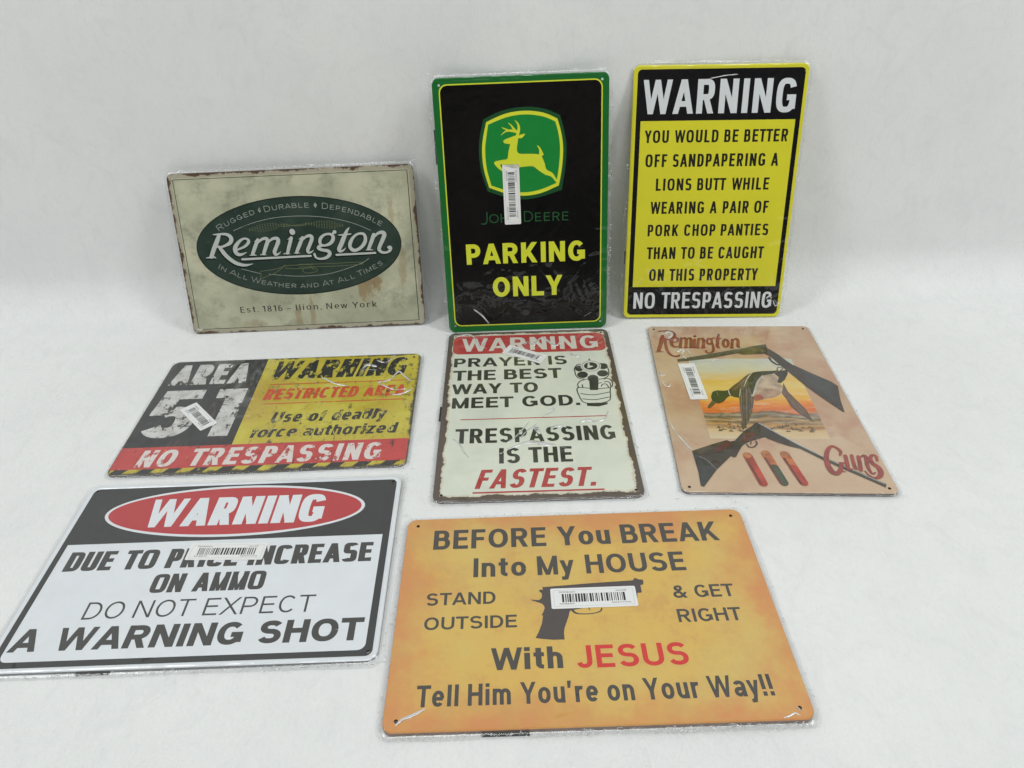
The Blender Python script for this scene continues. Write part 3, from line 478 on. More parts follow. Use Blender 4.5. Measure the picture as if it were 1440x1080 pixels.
 'duck_tail': [(32.61,44.46),(39.36,50.18),(49.5,51.92),(47.94,44.12),(41.49,32.22),(34.95,25.2),(31.66,27.19),(36.3,37.28)],
 'duck_curl': [(37.86,51.92,1.17),(39.44,56.3,1.18),(43.08,57.18,1.18),(44.84,54.54,1.18),(41.52,51.05,1.17)],
 'duck_far': [(38.25,26.04),(39.17,9.7),(44.19,-6.1),(49.73,-22.15),(51.14,-45.2),(47.18,-40.61),(39.78,-28.91),(34.51,-18.43),(33.59,-4.57),(31.36,6.48)],
 'far_lines': [[(37.4,6.49,0.85),(42.66,-18.4,0.82),(50.29,-42.04,0.79)],[(34.31,1.72,0.85),(37.72,-19.93,0.82),(45.28,-34.79,0.8)],[(39.85,1.73,0.85),(46.27,-18.38,0.82),(50.66,-37.69,0.8)]],
 'gname': [[(-83.72,126.39,6.06),(-86.79,113.51,7.28),(-90.27,100.92,6.51),(-92.88,91.23,5.4)],[(-96.86,89.49,1.28),(-92.45,90.88,2.83),(-87.11,89.82,1.28)],[(-87.26,137.32,2.73),(-78.73,138.61,3.01),(-71.12,136.67,4.09),(-68.61,130.06,5.14),(-71.22,121.7,4.68),(-77.52,118.04,3.33),(-82.85,121.75,2.41)],[(-81.75,118.98,4.67),(-82.43,106.26,5.24),(-82.15,93.83,4.9),(-80.01,85.11,4.07),(-75.92,80.8,3.54),(-71.26,80.79,4.42),(-69.02,83.36,2.28)],[(-74.53,111.65,1.98),(-67.6,113.07,2.38),(-65.81,118.91,3.99),(-68.19,122.61,2.94),(-72.44,119.86,4.67),(-74.89,112.56,5.55),(-74.55,104.44,4.96),(-70.77,100.86,3.25),(-67.53,103.52,1.3)],[(-61.54,121.66,4.68),(-65.54,100.84,4.94)],[(-62.08,117.98,1.99),(-58.16,121.64,3.34),(-55.68,118.87,5.06),(-58.9,100.82,5.19)],[(-55.34,117.95,1.99),(-51.39,121.61,3.34),(-50.04,117.93,5.05),(-53.2,100.8,5.19)],[(-67.64,99.43,2.07),(-63.66,99.42,2.07)],[(-61.01,99.41,2.07),(-57.03,99.4,2.07)],[(-55.32,99.39,2.07),(-51.34,99.38,2.07)],[(-45.71,117.91,5.04),(-49.08,99.9,5.18)],[(-51.06,99.38,2.07),(-46.99,99.37,2.07)],[(-44.08,126.21,4.83),(-44.16,125.09,4.83)],[(-40.59,119.72,4.66),(-44.82,99.89,4.92)],[(-40.57,116.97,1.99),(-36.1,120.62,3.73),(-34.96,116.04,5.29),(-38.2,99.87,5.44)],[(-46.86,99.01,2.07),(-42.88,99.0,2.07)],[(-40.3,98.64,2.07),(-36.33,98.62,2.07)],[(-25.51,113.63,3.95),(-26.17,111.14,3.94),(-27.17,109.04,3.93),(-28.35,107.64,3.92),(-29.53,107.15,3.92),(-30.53,107.65,3.92),(-31.21,109.05,3.93),(-31.46,111.16,3.94),(-31.25,113.66,3.95),(-30.59,116.16,3.97),(-29.59,118.29,3.98),(-28.4,119.72,3.99),(-27.21,120.22,3.99),(-26.2,119.71,3.99),(-25.52,118.27,3.98),(-25.27,116.14,3.97),(-25.51,113.63,3.95)],[(-25.55,109.65,3.93),(-27.03,93.67,4.23),(-31.87,87.59,3.56),(-35.87,88.82,3.19),(-36.11,92.82,3.59)],[(-24.71,119.65,2.39),(-20.94,121.84,2.66)],[(-14.16,129.79,3.36),(-17.19,118.71,5.3),(-20.69,102.48,5.45),(-18.59,98.57,2.84)],[(-19.42,119.63,2.39),(-13.01,120.52,2.39)],[(-6.39,109.22,4.71),(-7.28,105.93,4.69),(-8.48,103.16,4.67),(-9.82,101.31,4.66),(-11.11,100.67,4.65),(-12.14,101.32,4.66),(-12.76,103.17,4.67),(-12.88,105.95,4.69),(-12.48,109.25,4.71),(-11.61,112.56,4.73),(-10.4,115.38,4.75),(-9.04,117.27,4.76),(-7.74,117.93,4.76),(-6.7,117.26,4.76),(-6.08,115.36,4.75),(-5.97,112.54,4.73),(-6.39,109.22,4.71)],[(0.36,117.72,4.63),(-4.32,99.23,5.16)],[(0.47,115.89,1.98),(5.05,119.53,3.97),(6.49,114.96,5.27),(3.88,102.39,5.18),(5.36,99.56,1.93)],[(-6.45,98.0,2.06),(-2.5,97.99,2.06)]],
 'gname2': [[(61.48,-97.26,2.14),(63.83,-91.23,3.78),(60.97,-85.16,3.27),(57.03,-83.82,3.5),(51.67,-89.98,4.87),(47.12,-100.69,5.32),(45.26,-112.41,6.26),(46.31,-121.29,6.67),(49.71,-123.76,6.13),(54.26,-119.95,4.94),(57.96,-112.29,4.69),(58.57,-109.07,4.19)],[(56.65,-108.44,1.57),(61.67,-108.65,2.1)],[(54.26,-119.95,2.57),(58.88,-121.17,1.44)],[(66.42,-97.88,4.05),(64.3,-109.66,4.39),(63.06,-117.34,4.13),(66.84,-117.3,1.65)],[(64.7,-97.89,1.49),(67.07,-97.21,2.14)],[(72.66,-97.17,3.74),(70.66,-109.6,3.97),(70.21,-116.0,4.14),(72.05,-117.25,1.24)],[(78.43,-99.1,4.04),(76.15,-110.84,4.38),(74.18,-119.13,4.11)],[(78.82,-101.73,1.59),(83.69,-97.47,2.98),(85.48,-99.7,4.25),(82.92,-110.78,4.17),(82.33,-119.68,3.28),(83.71,-124.05,2.24),(86.45,-122.15,1.84)],[(94.55,-104.86,2.94),(95.79,-98.29,2.98),(92.4,-97.0,3.41),(88.67,-102.3,4.44),(88.87,-109.44,5.22),(92.1,-114.53,5.69),(91.87,-122.1,5.61),(87.96,-128.34,4.85),(82.56,-129.63,3.02),(79.11,-125.34,2.24),(77.73,-119.72,1.54)]],
 'gbirds': [[(-42.79,-34.16,0.92),(-40.46,-30.45,0.93),(-39.34,-31.19,0.93)],[(-45.76,-35.65,0.92),(-43.46,-35.35,0.92)],[(-40.8,-37.83,0.92),(-37.5,-39.28,0.91),(-34.13,-40.28,0.91)]],
 'labels': {'park': (-14.23,19.03,69.68,19.59,-89.6,2.4),'area': (-85.73,-8.84,47.7,18.84,-47.7,43.5),'pray': (-6.1,96.49,47.81,22.83,-29.7,59.8),'guns': (-62.27,29.38,70.42,19.45,-87.1,4.3),'ammo': (4.7,11.9,67.86,18.84,-2.1,88.1),'jesus': (8.14,7.57,69.1,19.85,0.2,90.4)},
 'creases': {'jesus': [[(-140.55,-94.89,0.63),(-136.11,-90.26,0.99),(-129.46,-87.61,1.42),(-120.15,-82.67,0.5)],[(-134.81,-92.82,0.49),(-129.29,-89.42,0.71)],[(126.65,-98.42,0.33),(131.37,-97.3,0.61),(135.89,-95.17,0.7),(139.48,-97.45,0.28)],[(138.73,-90.78,0.39),(139.83,-92.42,0.39),(139.97,-94.02,0.28)],[(138.91,-91.08,0.28),(142.07,-93.08,0.28)]],'area': [[(18.07,60.2,1.51),(36.18,41.9,1.14)],[(36.51,56.86,1.17),(55.41,42.81,1.31),(71.25,37.61,0.81)],[(10.41,42.45,1.31),(20.38,36.59,0.97)],[(43.14,41.46,0.98),(59.02,36.28,1.13)],[(77.43,90.09,1.05),(89.47,88.15,1.57)],[(97.38,87.64,1.39),(109.75,82.24,1.38),(118.5,97.91,0.88)],[(82.82,70.42,1.19),(88.08,79.09,2.41),(99.76,73.81,1.71)],[(82.89,69.97,1.02),(99.95,67.1,1.36)],[(104.24,42.94,1.31),(117.64,46.36,1.15),(126.1,62.11,1.35),(133.25,53.99,1.0),(143.2,41.56,1.14)],[(104.24,42.94,1.15),(114.06,33.9,1.13),(125.97,26.94,1.12),(139.42,28.17,0.8)],[(131.55,92.36,1.05),(132.84,64.99,1.01)],[(145.63,27.79,1.44),(132.99,18.33,1.26),(120.78,18.07,0.79)],[(138.44,5.98,1.86),(143.93,-1.23,1.53)]],'pray': [[(15.38,-16.62,0.74),(21.43,-12.17,0.93),(21.86,-16.93,0.92),(9.07,-27.29,0.73)],[(-4.76,-34.21,0.72),(-20.15,-58.96,0.86),(-29.93,-69.18,0.85)],[(2.88,-37.96,0.71),(-8.83,-50.77,0.87),(-14.69,-61.36,0.86)],[(-36.8,-85.43,0.66),(-30.03,-79.59,1.0),(-21.83,-74.78,1.18),(-12.17,-69.55,2.03),(-2.55,-68.29,3.74),(9.57,-72.0,3.38),(20.37,-73.53,1.35)],[(-1.57,-43.36,2.48),(2.44,-47.99,3.51),(5.57,-55.8,1.73)],[(16.52,-46.42,2.46),(28.0,-42.5,1.77),(33.35,-46.09,0.88)],[(47.31,-38.9,1.07),(57.01,-33.68,1.8),(65.11,-37.47,1.78),(77.18,-31.19,1.44),(80.3,-19.71,1.47)],[(-87.07,-61.3,2.41),(-79.33,-64.84,1.71),(-73.28,-79.73,0.83),(-67.27,-90.16,0.66)],[(25.57,-76.89,1.01),(33.43,-80.35,0.67)],[(-92.24,140.67,1.54),(-72.19,143.8,1.24),(-60.43,116.19,1.49),(-52.91,128.06,1.51)],[(-5.66,117.28,1.49),(-1.01,125.22,1.51),(5.24,115.88,1.79),(17.01,132.54,1.83),(31.34,113.25,1.78),(39.67,123.0,1.2)],[(74.76,110.89,1.18),(94.85,133.28,1.22)],[(79.22,111.86,1.18),(91.0,119.37,1.2)],[(47.47,96.44,1.74),(54.29,88.28,2.29),(59.77,89.93,1.44)],[(-63.71,116.37,1.79),(-52.71,111.74,2.37)]],'guns': [[(-82.02,128.25,1.62),(-77.14,135.75,2.45),(-71.64,132.89,2.44),(-73.63,125.41,2.15),(-79.09,120.81,1.6)],[(-75.68,131.97,1.9),(-74.71,128.21,1.89)],[(-71.78,90.3,1.54),(-62.53,95.53,1.8),(-66.22,83.36,1.52),(-61.91,74.81,1.5)],[(-59.7,95.52,0.77),(-56.74,90.26,1.02),(-54.43,78.2,1.01)],[(-61.3,72.78,1.25),(-52.38,76.49,1.25)],[(-97.93,76.57,1.26),(-94.61,73.17,1.25)],[(-96.99,50.01,0.73),(-95.9,41.98,1.92),(-91.21,41.98,0.72)],[(-97.1,30.95,0.71),(-93.25,19.38,0.93),(-88.74,20.15,0.7),(-88.56,24.75,0.7)],[(-33.98,68.05,1.49),(-29.69,73.91,1.12),(-24.32,73.06,1.0)],[(-53.73,68.07,1.49),(-50.79,66.4,1.48)],[(-76.26,85.1,1.78),(-74.63,83.37,1.78)],[(-50.09,120.68,1.33),(-49.32,113.36,1.58)],[(-45.19,115.17,1.19),(-42.84,106.12,1.31)],[(-26.98,54.04,1.21),(-22.32,52.42,1.21)],[(-51.08,139.41,1.23),(-47.84,141.3,0.82)],[(-68.07,109.81,1.32),(-67.95,97.31,1.03)],[(-95.66,95.62,0.78),(-94.87,90.36,0.77)],[(-98.82,-42.55,0.79),(-92.77,-65.46,1.02),(-80.95,-92.39,0.97)],[(-99.48,-70.28,0.76),(-94.13,-88.86,0.73)],[(-80.96,-47.47,1.57),(-78.39,-50.76,1.56)]],'lion': [[(80.29,-125.97,1.02),(84.9,-122.55,1.02),(87.63,-126.02,1.02)],[(89.5,-127.77,0.68),(93.73,-135.43,0.68),(98.51,-130.6,0.68)],[(91.42,-127.09,0.68),(96.92,-134.06,1.02)],[(-13.55,134.55,0.44),(4.2,137.65,0.43),(19.08,138.83,0.43)],[(-81.47,-105.8,0.68),(-58.26,-75.61,0.66)],[(94.91,141.91,0.86),(97.37,139.11,0.86)]],'park': [[(-67.64,-120.13,0.68),(-56.52,-129.89,1.02),(-47.11,-142.47,0.69)],[(71.76,-134.71,0.51),(85.04,-126.55,0.51)]],'oval': [[(-145.54,-94.36,1.29),(-137.81,-93.93,1.55)],[(-143.82,-91.82,1.03),(-140.61,-95.38,1.29)]]},
 'tabs': {'ammo': [-77.2,-51.6],'jesus': [-80.8,-47.7],'pray': [-26.2,-2.4],'park': [56.4,94.9]},
}
# ------------------------------------------------------------------ setting: one white sheet, table and backdrop in a sweep
def build_backdrop():
    k = NT('white_fleece')
    big = k.noise(7, 4, seed=3); fine = k.noise(160, 5, (1, .6, 1), 4, .7); fib = k.noise(420, 3, (1, .45, .45), 5, .6, .4, .5)
    wisp = k.noise(38, 7, (1, .7, .7), 12, .68, 1.1, .5)
    col = k.mix(k.step(big, .3, .72), (.762, .77, .765), (.795, .802, .795))
    col = k.mix(k.math('MULTIPLY', k.step(wisp, .45, .72), .6), col, (.715, .725, .725))
    col = k.mix(k.math('MULTIPLY', k.step(fib, .5, .72), .3), col, (.69, .69, .685))
    col = k.mix(k.math('MULTIPLY', k.step(k.noise(900, 2, seed=21), .765, .79), .8), col, (.4, .33, .26))
    st = k.math('MULTIPLY', k.step(k.noise(14, 3, seed=9), .66, .8), k.step(k.noise(120, 6, seed=10, rough=.7), .5, .7))
    col = k.mix(k.math('MULTIPLY', st, .3), col, (.62, .52, .42))
    k.put(k.b.inputs['Base Color'], col); k.b.inputs['Roughness'].default_value = .95; k.b.inputs['Specular IOR Level'].default_value = .15
    k.b.inputs['Sheen Weight'].default_value = .15
    bp = k.new('ShaderNodeBump'); bp.inputs['Strength'].default_value = .5; bp.inputs['Distance'].default_value = .0015
    k.put(bp.inputs['Height'], k.math('ADD', k.math('ADD', fine, k.math('MULTIPLY', fib, .5)), k.math('MULTIPLY', wisp, 1.6)))
    sz = k.new('ShaderNodeSeparateXYZ'); k.l.new(k.tc.outputs['Object'], sz.inputs[0])
    k.put(bp.inputs['Strength'], k.math('MULTIPLY_ADD', k.step(sz.outputs[2], .0, .09), -.38, .62))
    k.l.new(bp.outputs['Normal'], k.b.inputs['Normal'])
    prof = [(-.45 + .02 * i, 0.) for i in range(63)]          # y, z
    y0 = prof[-1][0]; R = .055
    prof += [(.837 + R * math.sin(t), R - R * math.cos(t)) for t in [PI / 2 * i / 9 for i in range(10)]]
    prof += [(.892, .055 + .03 * i) for i in range(1, 50)]
    prof = sorted(prof, key=lambda q: (q[1], q[0])) if False else [q for q in prof if not (q[1] == 0 and q[0] > .83)]
    xs = [-1.3 + .026 * i for i in range(101)]
    V, F = [], []
    for (y, z) in prof:
        for x in xs:
            f = min(1, max(0, (z - .03) / .15)); yy = y - f * .02 * math.exp(-((x - .02) / .08) ** 2)
            yy += f * (.004 * math.sin(x * 7 + 1.3) + .003 * math.sin(x * 13 + z * 5)) * min(1, max(0, (z - .35) / .3))
            zz = z + (.0006 * math.sin(x * 21 + y * 9) + .0005 * math.sin(y * 27 - x * 8) if z == 0 else 0)
            V.append((x * 1000, yy * 1000, zz * 1000))
    nx = len(xs)
    for j in range(len(prof) - 1):
        for i in range(nx - 1): F.append([j * nx + i, j * nx + i + 1, (j + 1) * nx + i + 1, (j + 1) * nx + i])
    o = link_mesh('backdrop', V, F, k.m, None, smooth=True)
    o['kind'] = 'structure'
build_backdrop()

# ------------------------------------------------------------------ tin signs
POSE = {'oval': (1.26268, 0.00251, 0.01455, -26.05614, 84.6683, 9.66608), 'park': (1.33746, -0.01318, -0.00185, 2.15612, 83.10846, 14.77117),
        'lion': (1.32122, -0.01799, -0.03761, 24.92461, 84.88678, 14.79974), 'area': (0.01048, -0.00177, 0.00401, -25.86114, 64.46513, 0.38996),
        'pray': (-0.00219, 0.00263, -0.00318, 2.2209, 64.14549, 0.36077), 'guns': (-0.00469, -0.00094, -0.05951, 26.52078, 63.80208, 0.34225),
        'ammo': (0.01348, 0.00259, 0.00518, -25.92999, 42.68774, 0.41763), 'jesus': (-0.00028, -0.0011, 7e-05, 5.19814, 36.86446, 0.55302)}
GROUP = 'tin signs set out on the white cloth'
def sign_root(key, label):
    o = bpy.data.objects.new('tin_sign', None); COL.objects.link(o); o.empty_display_size = .02
    a = Vector(POSE[key][:3]); o.matrix_world = Matrix.Translation(Vector(POSE[key][3:]) * .01) @ Matrix.Rotation(a.length, 4, a.normalized())
    o['label'] = label; o['category'] = 'sign'; o['group'] = GROUP
    return o
FILM = NT('clear_film')
def film_material():
    k = FILM
    tr = k.new('ShaderNodeBsdfTransparent'); gl = k.new('ShaderNodeBsdfGlossy'); df = k.new('ShaderNodeBsdfDiffuse'); m1 = k.new('ShaderNodeMixShader'); m2 = k.new('ShaderNodeMixShader')
    tr.inputs['Color'].default_value = (.975, .98, .98, 1); gl.inputs['Roughness'].default_value = .15; df.inputs['Color'].default_value = (.8, .81, .81, 1)
    bp = k.new('ShaderNodeBump'); bp.inputs['Strength'].default_value = .4; bp.inputs['Distance'].default_value = .0012
    k.put(bp.inputs['Height'], k.noise(120, 3, seed=2, dist=1.)); k.l.new(bp.outputs['Normal'], gl.inputs['Normal'])
    m1.inputs[0].default_value = .55; k.l.new(df.outputs[0], m1.inputs[1]); k.l.new(gl.outputs[0], m1.inputs[2])
    m2.inputs[0].default_value = .11; k.l.new(tr.outputs[0], m2.inputs[1]); k.l.new(m1.outputs[0], m2.inputs[2])
    k.l.new(m2.outputs[0], k.out.inputs['Surface']); k.n.remove(k.b)
film_material()
RIDGE = NT('film_crease')
def ridge_material():
    k = RIDGE
    tr = k.new('ShaderNodeBsdfTransparent'); gl = k.new('ShaderNodeBsdfGlossy'); df = k.new('ShaderNodeBsdfDiffuse'); m1 = k.new('ShaderNodeMixShader'); m2 = k.new('ShaderNodeMixShader')
    gl.inputs['Roughness'].default_value = .22; df.inputs['Color'].default_value = (.85, .86, .86, 1)  # white diffuse share: stress whitening, plus painted brightness in place of glints
    bp = k.new('ShaderNodeBump'); bp.inputs['Strength'].default_value = .5; bp.inputs['Distance'].default_value = .0008
    k.put(bp.inputs['Height'], k.noise(300, 3, seed=4)); k.l.new(bp.outputs['Normal'], gl.inputs['Normal'])
    m1.inputs[0].default_value = .5; k.l.new(df.outputs[0], m1.inputs[1]); k.l.new(gl.outputs[0], m1.inputs[2])
    k.put(m2.inputs[0], k.math('MULTIPLY', k.step(k.noise(90, 4, seed=8), .25, .55), .92)); k.l.new(tr.outputs[0], m2.inputs[1]); k.l.new(m1.outputs[0], m2.inputs[2])
    k.l.new(m2.outputs[0], k.out.inputs['Surface']); k.n.remove(k.b)
ridge_material()
PAPER = NT('label_paper'); PAPER.put(PAPER.b.inputs['Base Color'], PAPER.mix(PAPER.noise(60, 3), (.74, .75, .74), (.8, .8, .785))); PAPER.b.inputs['Roughness'].default_value = .45
INKBLK = NT('label_ink'); INKBLK.b.inputs['Base Color'].default_value = (.018, .018, .02, 1); INKBLK.b.inputs['Roughness'].default_value = .5
INKGRY = NT('label_line'); INKGRY.b.inputs['Base Color'].default_value = (.3, .3, .3, 1); INKGRY.b.inputs['Roughness'].default_value = .5
PAD = NT('black_foam'); PAD.b.inputs['Base Color'].default_value = (.012, .012, .012, 1); PAD.b.inputs['Roughness'].default_value = .8
BORE = NT('hole_edge'); BORE.b.inputs['Base Color'].default_value = (.07, .05, .04, 1); BORE.b.inputs['Roughness'].default_value = .5

def edge_mat(name, col):
    k = NT(name); k.put(k.b.inputs['Base Color'], k.mix(k.step(k.noise(80, 5, seed=1), .4, .65), col, tuple(v * .7 for v in col)))
    k.b.inputs['Roughness'].default_value = .35; k.b.inputs['Coat Weight'].default_value = .6
    return k.m
def panel(root, hw, hh, face, side, lip=3., r=8., bead=0., holes=None, bottom=True):
    """pressed tin plate: rolled edge, optional raised rim, four nail holes cut through"""
    prof = [(0, -lip), (0, -.8), (.18, -.35), (.55, -.08), (1.0, 0)]
    nside = 2
    if bead: prof = [(0, -lip), (0, -.5), (.2, 0), (.7, .35 * bead), (1.5, .6 * bead), (2.6, .6 * bead), (3.4, .35 * bead), (4.0, .06), (4.4, 0)]
    V, F, FM = [], [], []; n = 8; N = 4 * (n + 1)
    for ins, z in prof:
        V += [(x, y, z) for x, y in rrect(-hw + ins, -hh + ins, hw - ins, hh - ins, max(.5, r - ins), n)]
    for j in range(len(prof) - 1):
        for i in range(N):
            F.append([j * N + i, j * N + (i + 1) % N, (j + 1) * N + (i + 1) % N, (j + 1) * N + i]); FM.append(1 if j < nside - 1 else 0)
    ins = prof[-1][0]
    hl = holes or [(sx * (hw - 8), sy * (hh - 8)) for sx in (-1, 1) for sy in (-1, 1)]
    hp = [ellipse(x, y, 1.4, 1.4, 16) for x, y in hl]
    v, f = tri_union([rrect(-hw + ins, -hh + ins, hw - ins, hh - ins, max(.5, r - ins), n)], hp)
    k = len(V); V += [(a, b, 0) for a, b in v]
    for t in f: F.append([i + k for i in t]); FM.append(0)
    o = link_mesh('panel', V, F, [face, side], root, fm=FM)
    for x, y in hl:
        c = ellipse(x, y, 1.4, 1.4, 16); c2 = ellipse(x, y, 1.75, 1.75, 16)
        V2 = [(a, b, -1.6) for a, b in c] + [(a, b, .24) for a, b in c] + [(a, b, .22) for a, b in c2]
        F2 = [[i, (i + 1) % 16, 16 + (i + 1) % 16, 16 + i] for i in range(16)] 
        link_mesh('nail_hole', V2, F2, BORE.m, root)
    return hp
def tube(p, hgt=.42, z0=.28, zf=None):
    """half-round crease of clear film along a path of (x, y, width)"""
    p = smooth_path(p, 4); V, F = [], []; n = 7
    for i, (x, y, w) in enumerate(p):
        a, b = p[max(0, i - 1)], p[min(len(p) - 1, i + 1)]; dx, dy = b[0] - a[0], b[1] - a[1]; d = math.hypot(dx, dy) or 1
        nx, ny = -dy / d, dx / d; w = max(.25, abs(w)) * (.25 if i in (0, len(p) - 1) else 1)
        base = z0 if zf is None else zf(x, y)
        for j in range(n):
            t = PI * j / (n - 1); V.append((x + nx * math.cos(t) * w / 2, y + ny * math.cos(t) * w / 2, base + hgt * w * math.sin(t) * .5))
    for i in range(len(p) - 1):
        for j in range(n - 1): F.append([i * n + j, i * n + j + 1, (i + 1) * n + j + 1, (i + 1) * n + j])
    return V, F
def sleeve(root, key, hw, hh, lip, margin=4.2, seals='b', amount=1.):
    """the part of the clear bag that stands out round the sign, plus its creases"""
    rr = random.Random(len(key) * 31 + ord(key[0])); V, F, FM = [], [], []
    def add(v, f, m):
        k = len(V); V.extend(v); F.extend([[i + k for i in q] for q in f]); FM.extend([m] * len(f))
    loops = []
    ph = [rr.uniform(0, 6) for _ in range(4)]
    prof = ((0, .05, 0), (.35, -.4, 0), (.55, -lip * .55, .15), (.8, -lip * .62, .7), (1, -lip * .72, 1))
    for q, z, am in prof:
        m = margin * ((q - .35) / .65 if q > .35 else -.02 + q * .3); pts = []
        for x, y in rrect(-hw - m, -hh - m, hw + m, hh + m, 8 + max(0, m * .4), 8): pts.append((x, y))
        dense = []
        for i in range(len(pts)):
            a, b = pts[i], pts[(i + 1) % len(pts)]; s = max(1, int(math.hypot(b[0] - a[0], b[1] - a[1]) / 4))
            for j in range(s): dense.append((a[0] + (b[0] - a[0]) * j / s, a[1] + (b[1] - a[1]) * j / s))
        loops.append((dense, z, am))
    N = min(len(l[0]) for l in loops); vv = []
    for dense, z, am in loops:
        L = len(dense)
        for i in range(N):
            x, y = dense[int(i * L / N) % L]; t = i / N * 2 * PI
            wob = am * (.9 * math.sin(5 * t + ph[0]) + .6 * math.sin(13 * t + ph[1]) + rr.uniform(-.15, .15)) * .5
            rad = math.hypot(x, y); vv.append((x * (1 + wob / rad), y * (1 + wob / rad), z + am * rr.uniform(-.12, .12)))
    ff = []
    for j in range(len(loops) - 1):
        for i in range(N): ff.append([j * N + i, j * N + (i + 1) % N, (j + 1) * N + (i + 1) % N, (j + 1) * N + i])
    add(vv, ff, 0)
    for c in ART['creases'].get(key, []): add(*tube([(x, y, .3 + w * 1.45) for x, y, w in c], .34), 1)
    # crimped heat seals: short curls of film along the chosen edges
    zb = -lip * .55
    for e, dens in (s.split(':') for s in seals.split()):
        dens = float(dens); L = 2 * (hw if e in 'bt' else hh); t = -L / 2
        while t < L / 2:
            t += rr.expovariate(dens / 5.) + 1.
            o = rr.uniform(.8, margin * .85); c = []; a = rr.uniform(0, 6.28); q = rr.uniform(.5, 1.6); turn = rr.uniform(-1.5, 1.5)
            x, y = t, o
            for _ in range(rr.randint(3, 6)):
                c.append((x, y, rr.uniform(.3, .7) * amount)); a += turn * rr.uniform(.4, 1.2); x += q * math.cos(a); y += q * .8 * math.sin(a)
            P = {'b': lambda x, y: (x, -hh - y), 't': lambda x, y: (x, hh + y), 'l': lambda x, y: (-hw - y, x), 'r': lambda x, y: (hw + y, x)}[e]
            add(*tube([(*P(x, max(.3, min(margin, y))), w) for x, y, w in c], .8, zb), 1)
    link_mesh('plastic_sleeve', V, F, [FILM.m, RIDGE.m], root, smooth=True, fm=FM)
def barcode_label(root, key, seed, w=None, h=None, z=.3, flip=False, texts=('Item 478', '5077842117', 'Made In China', '11555 Medium')):
    cx, cy, lw, lh, ang, _ = ART['labels'][key]; w = w or lw; h = h or lh; a = math.radians(ang)
    rr = random.Random(seed)
    tr = lambda polys: tilted(polys, (cx, cy), a, (0, 0))
    body = rrect(-w / 2, -h / 2, w / 2, h / 2, 1.4, 4)
    lab = flat('barcode_label', [(PAPER.m, z, tr([body]))], root)
    fr = [rect(-w / 2 + 2.4, h / 2 - 2.2, w / 2 - 2.4, h / 2 - 2.05), rect(-w / 2 + 2.4, -h / 2 + 2.05, w / 2 - 2.4, -h / 2 + 2.2), rect(-w / 2 + 2.4, -h / 2 + 2.2, -w / 2 + 2.55, h / 2 - 2.2), rect(w / 2 - 2.55, -h / 2 + 2.2, w / 2 - 2.4, h / 2 - 2.2)]
    bars = []; x = -w * .37
    while x < w * .37:
        b = rr.choice((.5, .5, .9, 1.4, 1.6)) * w / 69; g = rr.choice((.5, .6, .8, 1., 1.3)) * w / 69
        bars.append(rect(x, -h * .2, x + b, h * .21)); x += b + g
    t = []
    sz = 1.25 * h / 19.5
    for s, x0, wd, y in ((texts[3], -w * .4, .19 * w, h * .27), (texts[0], w * .27, .12 * w, h * .27), (texts[1], -w * .4, .17 * w, -h * .31), (texts[2], w * .2, .22 * w, -h * .31)):
        t += text(dict(t=s, x0=x0, x1=x0 + wd, y=y, h=sz), .17, .14)
    flat('barcode', [(INKBLK.m, z + .06, tr(bars))], lab)
    flat('lettering', [(INKGRY.m, z + .06, tr(fr)), (INKBLK.m, z + .1, tr(t))], lab)
def pad(root, x0, x1, y0, y1, z0, z1):
    V = [(x, y, z) for z in (z0, z1) for x, y in ((x0, y0), (x1, y0), (x1, y1), (x0, y1))]
    F = [[0, 3, 2, 1], [4, 5, 6, 7], [0, 1, 5, 4], [1, 2, 6, 5], [2, 3, 7, 6], [3, 0, 4, 7]]
    link_mesh('backing_pad', V, F, PAD.m, root)

# colours of the prints
BLACK = (.011, .011, .011); OFFBLK = (.016, .017, .017)

